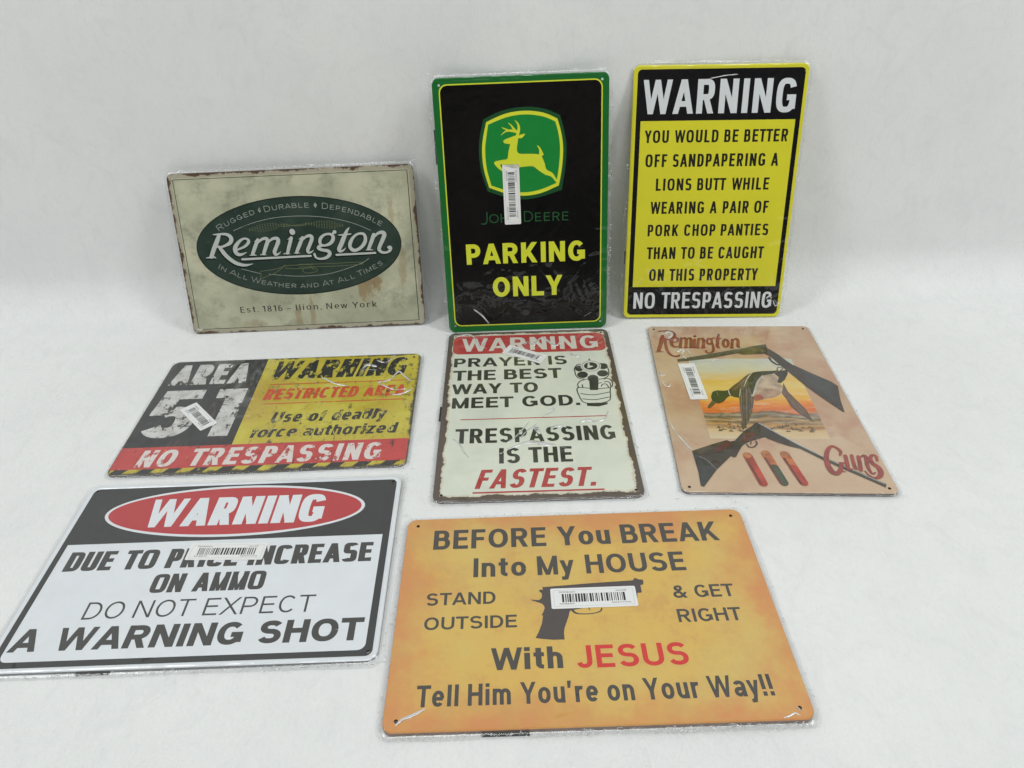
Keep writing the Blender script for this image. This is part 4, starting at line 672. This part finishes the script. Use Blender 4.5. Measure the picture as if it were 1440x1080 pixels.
# ---- cream sign with the green oval
def sign_oval():
    root = sign_root('oval', 'weathered cream tin sign with a dark green oval emblem, leaning on the backdrop'); hw, hh = 150, 100
    k = NT('aged_cream_print'); d, sp = k.edge(.15, .1)
    c = k.mix(k.step(k.noise(18, 5, seed=1), .3, .7), (.39, .395, .28), (.55, .545, .395))
    c = k.mix(k.math('MULTIPLY', k.step(k.noise(30, 8, seed=2, rough=.7), .46, .68), .85), c, (.27, .28, .205))
    for x, y, rx, ry, am in ((.078, -.047, .013, .02, .9), (.092, -.043, .008, .012, 1.), (-.012, -.083, .005, .016, .7), (.006, -.08, .004, .028, .6), (.127, -.025, .006, .03, .6), (.118, .045, .004, .02, .5), (-.07, -.09, .02, .006, .35)):
        ex = k.math('DIVIDE', k.math('SUBTRACT', sp.outputs[0], x), rx); ey = k.math('DIVIDE', k.math('SUBTRACT', sp.outputs[1], y), ry)
        rad = k.math('SQRT', k.math('ADD', k.math('MULTIPLY', ex, ex), k.math('MULTIPLY', ey, ey)))
        m = k.step(k.math('ADD', rad, k.math('MULTIPLY', k.math('SUBTRACT', k.noise(140, 6, (1, .6, 1), 13, .7), .5), 2.6)), 1.1, .5)
        c = k.mix(k.math('MULTIPLY', m, am * .75), c, (.27, .185, .085))
    c = k.mix(k.math('MULTIPLY', k.step(k.noise(22, 6, (2.6, .45, 1), 4, .65), .6, .78), .65), c, (.34, .22, .1))
    n = k.noise(70, 8, seed=7, rough=.7)
    c = k.mix(k.step(k.math('ADD', d, k.math('MULTIPLY', k.math('SUBTRACT', n, .5), .003)), .006, .0052), c, (.4, .37, .28))
    c = k.mix(k.math('MULTIPLY', k.step(k.math('ADD', d, k.math('MULTIPLY', k.math('SUBTRACT', k.noise(36, 8, seed=8, rough=.72), .5), .026)), .0028, .0006), .95), c, (.085, .045, .03))
    k.put(k.b.inputs['Base Color'], c); k.film(strength=.35)
    panel(root, hw, hh, k.m, edge_mat('oval_edge', (.2, .15, .13)), 2.4, 7, holes=[(-60, 96.5), (60, 96.5), (-60, -96.5), (60, -96.5)][:0] or [(-143.2, 93.2)])
    DK = ink('oval_green', (.02, .04, .03), 1, [((.1, .115, .08), 70, .66, .74, (1, 1, 1)), ((.07, .075, .06), 200, .6, .7, (1, 1, 1))], ((.038, .062, .048), 30, .9), .5)
    RIM = ink('oval_rim', (.012, .018, .015), 2, strength=.35); GH = ink('ghost_gold', (.13, .15, .075), 3, strength=.35)
    LT = ink('silver_lettering', (.47, .5, .47), 4, [((.3, .33, .3), 90, .6, .7, (1, 1, 1))], strength=.35); DT = ink('thin_silver', (.3, .33, .29), 5, [((.08, .1, .07), 90, .6, .66, (1, 1, 1))], strength=.35)
    SH = ink('letter_shadow', (.006, .009, .007), 6, strength=.35); LN = ink('frame_line', (.035, .042, .025), 7, [((.4, .38, .27), 50, .6, .66, (1, 1, 1))], strength=.35)
    x0, x1, y0, y1 = -143, 142.6, -94.2, 93.2
    flat('border', [(LN, .06, [rect(x0, y0, x1, y0 + .7), rect(x0, y1 - .7, x1, y1), rect(x0, y0, x0 + .8, y1), rect(x1 - .9, y0, x1, y1)])], root)
    em = flat('emblem', [(RIM, .06, [ellipse(0, 6.9, 128, 61)]), (DK, .11, [ellipse(0, 6.9, 126.6, 59.7)])], root)
    thin = [b for l in ART['oval_thin'] for b in brush([(x, y, .6) for x, y, w in l])]
    ears = []
    for a, b in ART['wheat'][:2]:
        ux, uy = (b[0] - a[0]), (b[1] - a[1]); L = math.hypot(ux, uy); ux /= L; uy /= L
        for i in range(15):
            for j in (-2, -1, 0, 1, 2):
                q = i / 14; t = L * q; sp_ = 2.6 * math.sin(PI * min(1, q * .85 + .12)) ** .7 * j / 1.4
                if abs(j) == 2 and not .15 < q < .75: continue
                x = a[0] + ux * t - uy * sp_; y = a[1] + uy * t + ux * sp_
                ears += [seg((x, y), (x + ux * 1.6 - uy * .35 * j, y + uy * 1.6 + ux * .35 * j), .8)]
    for l in ART['wheat'][2:]: ears += brush([(x, y, .7) for x, y in l])
    gun = [b for l in ART['rifle'] for b in brush([(x, y, .7) for x, y, w in l], 3)]
    flat('line_drawing', [(DT, .17, thin), (GH, .22, ears + gun)], em)
    script = [b for l in ART['script'] for b in brush([(x, y, w * .97) for x, y, w in l])]
    shad = [b for l in ART['script'] for b in brush([(x - .9, y - 1.1, w + .9) for x, y, w in l], 3)]
    cap = 7.6
    ar = arc_text('Rugged', (-96, 29.5), (-72, 41), (-49, 48.3), cap * .95, .1, .78) + arc_text('Durable', (-36.5, 50), (-10, 53.3), (18, 53.2), cap * .95, .1, .8) + arc_text('Dependable', (34, 51.3), (70, 43.5), (104, 27), cap * .95, .1, .8)
    for cx, cy in ((-42.8, 53), (26.2, 56)): ar.append([(cx - 2.1, cy), (cx, cy - 3.4), (cx + 2.1, cy), (cx, cy + 3.4)])
    bt = arc_text('In All Weather and At All Times', (-105, -16.5), (-8, -45.5), (102.5, -20), cap * .88, .095, .8, True, .3, .55)
    flat('lettering', [(SH, .27, shad), (LT, .33, script)], em)
    flat('lettering', [(DT, .27, ar)], em)
    flat('lettering', [(DT, .27, bt)], em)
    DKT = ink('dark_lettering', (.045, .05, .042), 8, [((.3, .3, .2), 80, .62, .68, (1, 1, 1))], strength=.35)
    flat('lettering', [(DKT, .06, [p for l in ((dict(t='Est. 1816', x0=-85.7, x1=-31.8, y=-74.3, h=7.6)), dict(t='-', x0=-25.5, x1=-21, y=-74.6, h=7.6), dict(t='Ilion, New York', x0=-14.5, x1=89.6, y=-74.3, h=7.6)) for p in text(l, .19, .1, gap=.34, sp=.7)])], root)
    sleeve(root, 'oval', hw, hh, 2.4, 3.6, 't:.8 l:.4')
sign_oval()

# ---- black and green parking sign
def sign_park():
    root = sign_root('park', 'black parking only tin sign with green border and a yellow leaping deer badge'); hw, hh = 100, 150
    GRN = (.006, .125, .022); YEL = (.62, .66, .035)
    G = ink('green_print', GRN, 1); Y = ink('yellow_print', YEL, 2); K = ink('black_print', (.004, .004, .004), 3, strength=.3, rough=.16, spec=.3); DG = ink('deep_green', (.006, .065, .018), 4); BG = ink('badge_green', (.006, .21, .033), 5); NG = ink('dull_green', (.012, .085, .025), 6)
    panel(root, hw, hh, G, edge_mat('park_edge', (.42, .6, .5)), 2.2, 8, bead=.5)
    flat('border', [(Y, .06, [rrect(-92.6, -142.2, 92.6, 143, 9)], [rrect(-91.2, -140.8, 91.2, 141.6, 8)])], root)
    flat('face_print', [(K, .06, [rrect(-91.2, -140.8, 91.2, 141.6, 8)])], root)
    em = flat('emblem', [(DG, .12, [smooth_sides(ART['logo_outer'])]), (Y, .18, [smooth_sides(ART['logo_yel'])]), (BG, .24, [smooth_sides(ART['logo_in'])])], root)
    flat('deer', [(Y, .3, [smooth_poly(ART['deer'], 2)] + [b for l in ART['antlers'] for b in brush(l)])], em)
    nm = ART['park_name']; P = []
    J, O, D, E = nm
    P += brush([(-44.9, -.9, 1.4), (-45, -8, 1.4), (-45.6, -12, 1.4), (-48, -14.3, 1.4), (-51.6, -14, 1.4)])
    P += text(dict(t='OHN', x0=-42.3, x1=-6, y=-13.4, h=10.4), .13) + text(dict(t='D', x0=-.6, x1=10.2, y=-13.3, h=12.5), .11) + text(dict(t='EERE', x0=12.8, x1=52.6, y=-13.3, h=10.3), .13, gap=.3)
    flat('lettering', [(NG, .12, P)], root)
    a, b = ART['park_lines']
    for l in (a, b): flat('lettering', [(Y, .12, text(l, .24, .21, 2.05, gap=.16))], root)
    flat('maker_mark', [(ink('grey_print', (.03, .03, .03), 7), .12, [ellipse(-2, -127, 5, 4, 16)])], root)
    barcode_label(root, 'park', 5)
    sleeve(root, 'park', hw, hh, 2.2, 4.2, 'r:1.1 l:.6')
    t = ART['tabs']['park']; pad(root, -hw - 1.6, -hw + 6, t[0], t[1], -4.4, -2.4)
sign_park()

# ---- yellow and black sign
def sign_lion():
    root = sign_root('lion', 'tall yellow and black tin sign with seven lines of text, leaning at the right end'); hw, hh = 100, 150
    Y = ink('yellow_print', (.68, .645, .032), 1, mottle=((.62, .59, .03), 20, .5)); K = ink('black_print', (.008, .008, .009), 2, rough=.18, spec=.35); Wt = ink('white_print', (.62, .65, .66), 3); B2 = ink('black_lettering', (.012, .012, .01), 4)
    panel(root, hw, hh, Y, edge_mat('lion_edge', (.5, .5, .15)), 2.6, 7, bead=.6)
    flat('face_print', [(K, .06, [rrect(-95.2, -146, 96, 145.4, 5)]), (Y, .12, [rect(-89.6, -109.5, 90.5, 89.5)])], root)
    L = ART['lion_lines']
    flat('lettering', [(Wt, .12, text(L[0], .185, .165, 3., gap=.2))], root)
    for l in L[1:-1]: flat('lettering', [(B2, .18, text(l, .185, .16, 3., gap=.27, sp=.75))], root)
    flat('lettering', [(Wt, .12, text(L[-1], .165, .145, 3., gap=.2, sp=.6))], root)
    sleeve(root, 'lion', hw, hh, 2.6, 4.2, 'r:1.2 l:.5 b:.3')
    pad(root, -hw - 1.4, -hw + 6, -80, -64, -4.6, -2.8)
sign_lion()

# ---- black, yellow and red restricted area sign
def sign_area():
    root = sign_root('area', 'scuffed black, yellow and red restricted area tin sign lying flat on the cloth'); hw, hh = 150, 100
    k = NT('grimy_yellow'); d, sp = k.edge(.15, .1)
    c = k.mix(k.step(k.noise(24, 6, seed=1), .35, .7), (.48, .38, .03), (.57, .5, .06))
    c = k.mix(k.math('MULTIPLY', k.step(k.noise(14, 4, seed=2), .5, .75), .6), c, (.42, .27, .04))
    c = k.mix(k.step(k.noise(85, 10, (1.4, .8, 1), 3, .78), .54, .65), c, (.06, .05, .025))
    c = k.mix(k.math('MULTIPLY', k.step(k.noise(42, 9, (3, .35, 1), 5, .72), .585, .68), .8), c, (.05, .04, .02))
    c = k.mix(k.step(k.math('ADD', d, k.math('MULTIPLY', k.math('SUBTRACT', k.noise(60, 8, seed=6, rough=.7), .5), .016)), .004, .0005), c, (.055, .045, .03))
    k.put(k.b.inputs['Base Color'], c); k.film(strength=.5)
    GR = (.035, .03, .028)
    KB = ink('grimy_black', OFFBLK, 2, [((.1, .06, .05), 38, .56, .72, (2.5, .5, 1)), ((.2, .17, .14), 130, .66, .72, (1, 1, 1))]); KL = ink('worn_black_lettering', (.02, .02, .018), 3, [((.5, .44, .07), 95, .545, .6, (1.3, .8, 1)), ((.3, .27, .12), 40, .58, .7, (1, 1, 1))])
    WL = ink('worn_white', (.6, .6, .58), 4, [(GR, 80, .55, .6, (1.2, .8, 1)), (GR, 34, .6, .65, (.6, 2.4, 1)), ((.3, .26, .23), 140, .55, .65, (1, 1, 1))], ((.42, .41, .39), 60, .9))
    RD = ink('grimy_red', (.52, .055, .05), 5, [((.06, .02, .02), 50, .575, .68, (2.6, .5, 1)), ((.55, .42, .16), 110, .64, .69, (1, 1, 1)), ((.12, .03, .03), 120, .57, .66, (1, 1, 1))], ((.42, .04, .04), 30, .8))
    RL = ink('worn_red_lettering', (.52, .07, .03), 6, [((.5, .42, .06), 90, .57, .63, (1, 1, 1)), ((.1, .05, .03), 60, .64, .7, (1, 1, 1))]); WR = ink('worn_white_on_red', (.63, .57, .54), 7, [((.42, .07, .06), 85, .545, .6, (1.2, .8, 1)), ((.05, .02, .02), 60, .6, .66, (2.2, .6, 1))])
    HZ = ink('hazard_black', (.018, .018, .016), 8, [((.5, .42, .06), 90, .62, .68, (1, 1, 1))])
    panel(root, hw, hh, k.m, edge_mat('area_edge', (.06, .05, .045)), 3., 9)
    outl = rrect(-148.9, -98.9, 148.9, 98.9, 8)
    flat('black_panel', [(KB, .06, [rect(-149, -58.3, -35.2, 99)], (), outl)], root)
    stripes = [[(-149 + i * 27.2, -99), (-149 + i * 27.2 + 13.6, -99), (-149 + i * 27.2 + 19.6, -91.8), (-149 + i * 27.2 + 6, -91.8)] for i in range(-1, 12)]
    flat('red_band', [(RD, .06, [rect(-149, -91.8, 149, -58.3)], (), outl)], root)
    flat('hazard_stripe', [(HZ, .06, stripes, (), outl)], root)
    L = ART['area_lines']
    flat('lettering', [(WL, .12, text(L[0], .225, .195, 2.5, gap=.12))], root)
    flat('lettering', [(WL, .12, text(dict(L[1], h=84), .25, .2, 2.3, gap=.15))], root)
    flat('lettering', [(KL, .12, text(L[2], .235, .2, 2.5, gap=.12, sl=.15))], root)
    for l in L[4:6]: flat('lettering', [(KL, .12, text(l, .21, .17, 2.3, gap=.12, sl=.14, xh=.77, sp=.55))], root)
    flat('lettering', [(RL, .12, text(L[3], .215, .18, 2.5, gap=.13, sl=.1, sp=.5))], root)
    for y in (44.7, 8.4): flat('rule', [(RL, .12, [rect(-20, y, 137, y + 1.5)])], root)
    flat('lettering', [(WR, .12, text(L[6], .225, .19, 2.5, gap=.2, sp=.75, sl=.09))], root)
    barcode_label(root, 'area', 3, 52, 19)
    sleeve(root, 'area', hw, hh, 2.4, 3.6, 'b:1.2 l:.4 r:.4')
sign_area()

# ---- cream sign with the revolver drawing
def sign_pray():
    root = sign_root('pray', 'cream tin sign with red banner, brown worn edges and a revolver drawing'); hw, hh = 100, 150
    k = NT('chipped_cream'); d, sp = k.edge(.1, .15)
    c = k.mix(k.step(k.noise(20, 5, seed=1), .3, .7), (.62, .66, .56), (.7, .72, .61))
    c = k.mix(k.math('MULTIPLY', k.step(k.noise(40, 7, (3, .3, 1), 2, .7), .6, .75), .45), c, (.42, .36, .26))
    n = k.math('MULTIPLY', k.math('SUBTRACT', k.noise(42, 9, seed=3, rough=.72), .5), .017)
    dd = k.math('ADD', d, n)
    c = k.mix(k.step(dd, .0092, .0075), c, (.6, .54, .42))
    c = k.mix(k.step(dd, .0066, .006), c, (.085, .062, .045))
    c = k.mix(k.step(k.noise(85, 8, seed=5, rough=.75), .7, .73), c, (.16, .12, .08))
    k.put(k.b.inputs['Base Color'], c); k.film(strength=.5)
    BN = ink('banner_red', (.42, .045, .04), 1, [((.6, .55, .45), 60, .67, .7, (1, 1, 1)), ((.16, .03, .025), 40, .6, .75, (1, 1, 1))]); WL = ink('cream_lettering', (.6, .58, .5), 2, [((.4, .1, .08), 90, .66, .7, (1, 1, 1))])
    KL = ink('dark_lettering', (.035, .037, .028), 3, [((.3, .29, .23), 100, .66, .7, (1.4, .7, 1))]); RL = ink('red_lettering', (.38, .04, .035), 4, [((.55, .4, .33), 100, .66, .7, (1, 1, 1))])
    panel(root, hw, hh, k.m, edge_mat('pray_edge', (.1, .08, .07)), 3.2, 9, holes=[(-91, 141), (91, 141), (-92, -142), (92, -142)])
    ban = flat('banner', [(BN, .06, [rrect(-93.5, 99.8, 93.5, 141, 9)], [ellipse(x, 141, 2.5, 2.5, 12) for x in (-91, 91)])], root)
    L = ART['pray_lines']
    flat('lettering', [(WL, .12, text(dict(L[0], y=105.5, h=29.5), .2, .165, gap=.2))], ban)
    for i, l in enumerate(L[1:7]): flat('lettering', [(KL, .06, text(l, .23 if i < 4 else .2, .185 if i < 4 else .17, gap=.15, sp=.5))], root)
    flat('lettering', [(RL, .06, text(L[7], .19, .165, sl=.24, gap=.2))], root)
    flat('rule', [(RL, .06, [rect(-62.5, -141, 62.5, -138.8)])], root)
    flat('rule', [(RL, .06, [rect(-78.5, -28.6, 78, -27.2)])], root)
    WH = ink('muzzle_white', (.6, .62, .55), 5)
    flat('revolver_drawing', [(KL, .06, [b for l in ART['hand_lines'] for b in brush([(x, y, w * 1.15) for x, y, w in l])] + ART['hand_dark']),
                              (WH, .12, [[(70.5 + (x - 70.5) * 1.12, 67.3 + (y - 67.3) * 1.12) for x, y in ART['muzzle'][0]]]), (KL, .15, [ART['muzzle'][0]], [[(70.5 + (x - 70.5) * .95, 67.3 + (y - 67.3) * .95) for x, y in ART['muzzle'][0]]]), (KL, .17, [[(70.5 + (x - 70.5) * .9, 67.3 + (y - 67.3) * .9) for x, y in ART['muzzle'][1]]]), (WH, .22, [ART['muzzle'][2]])], root)
    barcode_label(root, 'pray', 9, 52, 20)
    sleeve(root, 'pray', hw, hh, 2.8, 3.8, 'b:.4 l:.5 r:.3')
    t = ART['tabs']['pray']; pad(root, -hw - 2, -hw + 6, t[0], t[1], -2.7, -.9)
sign_pray()

# ---- tan sign with the duck picture and two shotguns
def sign_guns():
    root = sign_root('guns', 'tan tin sign with a flying duck picture and two shotguns, lying at the right'); hw, hh = 100, 150
    k = NT('tan_print'); d, sp = k.edge(.1, .15)
    c = k.mix(k.step(k.noise(11, 4, seed=1), .3, .7), (.46, .29, .18), (.56, .42, .29))
    c = k.mix(k.math('MULTIPLY', k.step(k.noise(20, 8, seed=2, rough=.66), .44, .68), .7), c, (.44, .225, .15))
    c = k.mix(k.math('MULTIPLY', k.step(sp.outputs[1], -.07, -.12), .45), c, (.6, .46, .31))
    k.put(k.b.inputs['Base Color'], c); k.film(strength=.4)
    S = NT('sunset_print'); sx = S.new('ShaderNodeSeparateXYZ'); S.l.new(S.tc.outputs['Object'], sx.inputs[0])
    wob = S.math('MULTIPLY', S.math('SUBTRACT', S.noise(22, 6, (.6, 1.6, 1), 1, .6), .5), .035)
    t = S.math('DIVIDE', S.math('ADD', S.math('ADD', sx.outputs[1], wob), .072), .147)
    rp = S.new('ShaderNodeValToRGB'); S.l.new(t, rp.inputs['Fac']); e = rp.color_ramp.elements
    stops = [(0, (.62, .5, .32)), (.09, (.58, .4, .2)), (.13, (.3, .15, .06)), (.16, (.5, .28, .1)), (.19, (.14, .09, .045)), (.22, (.4, .24, .1)), (.25, (.1, .085, .05)), (.275, (.28, .21, .14)), (.295, (.12, .1, .07)), (.31, (.58, .13, .03)), (.38, (.7, .19, .025)), (.46, (.7, .37, .05)), (.6, (.68, .5, .14)), (.72, (.66, .42, .08)), (.84, (.55, .53, .38)), (1, (.47, .5, .47))]
    e[0].position = 0; e[0].color = (*stops[0][1], 1); e[1].position = 1; e[1].color = (*stops[-1][1], 1)
    for q, cc in stops[1:-1]:
        x = e.new(q); x.color = (*cc, 1)
    sc = S.mix(S.math('MULTIPLY', S.step(S.noise(55, 8, (.45, 2, 1), 4, .74), .47, .66), .5), rp.outputs['Color'], (.66, .58, .4))
    S.put(S.b.inputs['Base Color'], sc); S.film(strength=.4)
    cols = dict(steel=(.07, .065, .05), olive=(.075, .062, .025), stock=(.046, .034, .027), butt=(.045, .047, .046), red=(.1, .024, .017), hl=(.45, .45, .42), shred=(.5, .06, .035), shor=(.55, .16, .05), shgr=(.06, .09, .05), shdk=(.17, .05, .035), head=(.018, .04, .014), bill=(.12, .08, .03), neck=(.03, .035, .015), brown=(.1, .055, .025), white=(.6, .56, .48), body=(.53, .4, .28), bred=(.4, .1, .05), wing=(.11, .085, .065), fea=(.045, .035, .03), tail=(.05, .04, .032), far=(.18, .105, .07), name=(.27, .04, .02), name2=(.33, .06, .05), brass=(.52, .19, .07), sedge=(.12, .085, .045), shade=(.47, .3, .2), buff=(.24, .17, .11), oliveb=(.07, .055, .028))
    M = {n: ink(n + '_print', c, 20 + i, mottle=(tuple(v * .5 + .004 for v in c), 85, .85), strength=.4) for i, (n, c) in enumerate(cols.items())}
    panel(root, hw, hh, k.m, edge_mat('guns_edge', (.1, .075, .065)), 3.4, 7, holes=[(-92.5, 143), (92.5, 143), (-92.5, -143.5), (92, -143.5)])
    pic = flat('duck_picture', [(S.m, .06, [rect(-60.3, -72, 60, 75.5)])], root)
    sedge = []; rr = random.Random(4)
    for i in range(46):
        x = rr.uniform(-55, 58); y = rr.choice((-60, -55, -52)) + rr.uniform(-3, 3); sedge += [seg((x, y), (x + rr.uniform(-1, 1), y + rr.uniform(2, 5)), rr.uniform(.5, 1.3)), seg((x + 1.2, y), (x + 1.2 + rr.uniform(-1.5, 1.5), y + rr.uniform(1, 3)), .6), ellipse(x + .5, y + .3, rr.uniform(1.5, 3.5), rr.uniform(.5, 1.1), 10)]
    A = ART
    flat('duck', [(M['sedge'], .1, sedge + [b for l in A['gbirds'] for b in brush([(x, y, .8) for x, y, w in l])]), (M['far'], .12, [A['duck_far']]), (M['body'], .16, [smooth_poly(A['duck_body'])]), (M['shade'], .18, [smooth_poly(A['duck_shade'])]), (M['buff'], .37, [b for l in A['duck_light'] for b in brush([(x, y, w * .7) for x, y, w in l])]), (M['fea'], .14, [b for l in A['far_lines'] for b in brush([(x, y, w * .8) for x, y, w in l])]), (M['bred'], .2, [smooth_poly(A['duck_red'])]), (M['tail'], .2, [A['duck_tail']] + brush(A['duck_curl'])),
                  (M['neck'], .24, [smooth_poly(A['duck_neck'], 2)]), (M['brown'], .28, [A['duck_brown']]), (M['head'], .28, [smooth_poly(A['duck_head'])]), (M['bill'], .32, [A['duck_bill']]), (M['wing'], .3, [smooth_poly(A['duck_wing'], 2)]),
                  (M['fea'], .35, [b for l in A['duck_feath'] for b in brush(l)]), (M['white'], .38, [b for l in A['duck_ring'] for b in brush(l)])], pic)
    flat('shotgun', [(M['steel'], .42, [A['gun_top']]), (M['olive'], .46, [A['gun_fore']]), (M['stock'], .44, [A['gun_stock']] + brush(A['gun_guard'])), (M['hl'], .5, brush([(x, y + .8, .55) for x, y, w in [(*p, 0) for p in A['gun_top'][:4]]], 1)), (M['butt'], .48, [[tuple(np.array(A['gun_stock'][6]) * (1 - t) + np.array(q) * t) for q in A['gun_stock'][5:14]] for t in (.72,)])], root)
    flat('shotgun', [(M['steel'], .42, [A['gun_barrel']]), (M['stock'], .45, [A['gun_low']] + brush(A['gun_guard2']) + brush(A['gun_trig'])), (M['red'], .5, [smooth_poly(q) for q in A['gun_red']]), (M['oliveb'], .48, [A['gun_olive']]), (M['butt'], .5, [A['gun_butt']]), (M['hl'], .53, brush([(x, y, w * .6) for x, y, w in A['gun_line']])), (M['hl'], .52, brush(A['gun_hl']))], root)
    for i in range(3):
        body = brush(A['shells'][i]); gr = [(M['shred'] if i != 1 else M['shor'], .42, body)]
        if i == 2: gr = [(M['shor'], .42, body)]
        if i: gr.append((M['shgr'] if i == 1 else M['shred'], .46, brush(A['shell_half'][i - 1])))
        gr.append((M['shdk'], .5, brush([(x, y, w * .7) for x, y, w in A['shell_shade'][i]])))
        x, y, w = A['shells'][i][0]; gr.append((M['brass'], .54, [ellipse(x, y, w * .46, w * .46, 16)]))
        flat('shell', gr, root)
    flat('lettering', [(M['name'], .56, [b for l in A['gname'] for b in brush([(x, y, w * .72) for x, y, w in l])])], root)
    flat('lettering', [(M['name2'], .56, [b for l in A['gname2'] for b in brush([(x, y, w * .9) for x, y, w in l])])], root)
    barcode_label(root, 'guns', 11, z=.66)
    sleeve(root, 'guns', hw, hh, 3., 3.6, 'l:.6 r:.3 b:.25')
sign_guns()

# ---- white sign with the red oval
def sign_ammo():
    root = sign_root('ammo', 'white and black tin sign with a red oval, cut off by the left edge'); hw, hh = 150, 100
    Wt = ink('white_print', (.66, .69, .72), 1, spec=.7); K = ink('black_print', (.02, .021, .021), 2, spec=.55); R = ink('red_print', (.42, .03, .035), 3); KL = ink('black_lettering', (.032, .032, .029), 4, spec=.6)
    panel(root, hw, hh, Wt, edge_mat('ammo_edge', (.2, .2, .21)), 3.2, 9, bead=1., holes=[(-142.5, 92.5), (142.5, 92.5), (-142.5, -92.5), (142.5, -92.5)])  # grey side colour darkened to stand in for contact shadow under the edge
    hol = [ellipse(sx * 142.5, sy * 92.5, 1.5, 1.5, 16) for sx in (-1, 1) for sy in (-1, 1)]
    flat('border', [(K, .06, [rrect(-145.6, -96, 145.6, 95.6, 5.5)], [rrect(-140.4, -90.7, 139.6, 60, 6), rect(-140.4, -60, 139.6, 25.8)] + hol)], root) if False else flat('border', [(K, .06, [rrect(-145.6, -96, 145.6, 95.6, 5.5)], [[(-140.4, 25.8)] + rrect(-140.4, -90.7, 139.6, 25.8, 6)[14:28] + [(139.6, 25.8)]] + hol)], root)
    em = flat('emblem', [(Wt, .12, [ellipse(-1.5, 61.5, 120.5, 32.2)]), (R, .18, [ellipse(-1.5, 61.5, 117.4, 29.4)])], root)
    L = ART['ammo_lines']
    flat('lettering', [(Wt, .24, text(L[0], .25, .2, 3.2, gap=.08, sl=.02))], em)
    for l, st in zip(L[1:], ((.26, .19, 5., .1), (.25, .19, 5., .1), (.112, .1, 2.1, .2), (.265, .215, 2.2, .11))):
        flat('lettering', [(KL, .06, text(l, st[0], st[1], st[2], gap=st[3], sp=.55))], root)
    barcode_label(root, 'ammo', 13)
    sleeve(root, 'ammo', hw, hh, 2.8, 5., 'b:1.7 r:.3')
    t = ART['tabs']['ammo']; pad(root, t[0], t[1], -hh - 2.2, -hh + 6, -3.6, -2.)
sign_ammo()

# ---- orange and yellow sign with the pistol
def sign_house():
    root = sign_root('jesus', 'orange and yellow tin sign with a dark pistol silhouette, nearest to the viewer'); hw, hh = 150, 100
    k = NT('orange_print'); d, sp = k.edge(.15, .1)
    n = k.math('MULTIPLY', k.math('SUBTRACT', k.noise(17, 7, seed=1, rough=.66), .5), .13)
    f = k.step(k.math('ADD', d, n), -.008, .046)
    c = k.mix(f, (.61, .25, .075), (.65, .42, .085))
    c = k.mix(k.math('MULTIPLY', k.step(k.noise(34, 9, seed=3, rough=.76), .43, .63), .7), c, (.57, .31, .085))
    c = k.mix(k.math('MULTIPLY', k.step(k.noise(9, 5, seed=5), .42, .7), k.math('MULTIPLY', f, .55)), c, (.6, .48, .15))
    k.put(k.b.inputs['Base Color'], c); k.film(strength=.35)
    KL = ink('black_lettering', (.045, .04, .034), 2); R = ink('red_lettering', (.56, .016, .012), 3); PG = ink('pistol_grey', (.055, .043, .04), 4)
    panel(root, hw, hh, k.m, edge_mat('house_edge', (.22, .12, .075)), 4.6, 8, holes=[(-140.5, 91.5), (140.5, 91.5), (-140.5, -91.5), (140.5, -91.5)])  # brown side colour taken darker, painting in the contact shade below the sign
    L = ART['jesus_lines']
    for i, l in enumerate(L):
        flat('lettering', [(R if i == 7 else KL, .06, text(l, *((.2, .175, 2.2, .15), (.2, .175, 2.2, .15), (.195, .165, 2.2, .15), (.195, .165, 2.2, .15), (.195, .165, 2.2, .15), (.195, .165, 2.2, .15), (.235, .185, 2.2, .13), (.205, .175, 2.2, .16), (.17, .17, 2.2, .17))[i], sp=.52))], root)
    flat('pistol_silhouette', [(PG, .06, [ART['pistol']] + [b for l in ART['guard'] for b in brush(l)])], root)
    barcode_label(root, 'jesus', 17)
    sleeve(root, 'jesus', hw, hh, 3.6, 5., 'b:2.2 t:.5 l:.6 r:.3')
    t = ART['tabs']['jesus']; pad(root, t[0], t[1], -hh - 2.4, -hh + 6, -5.2, -3.2)
sign_house()
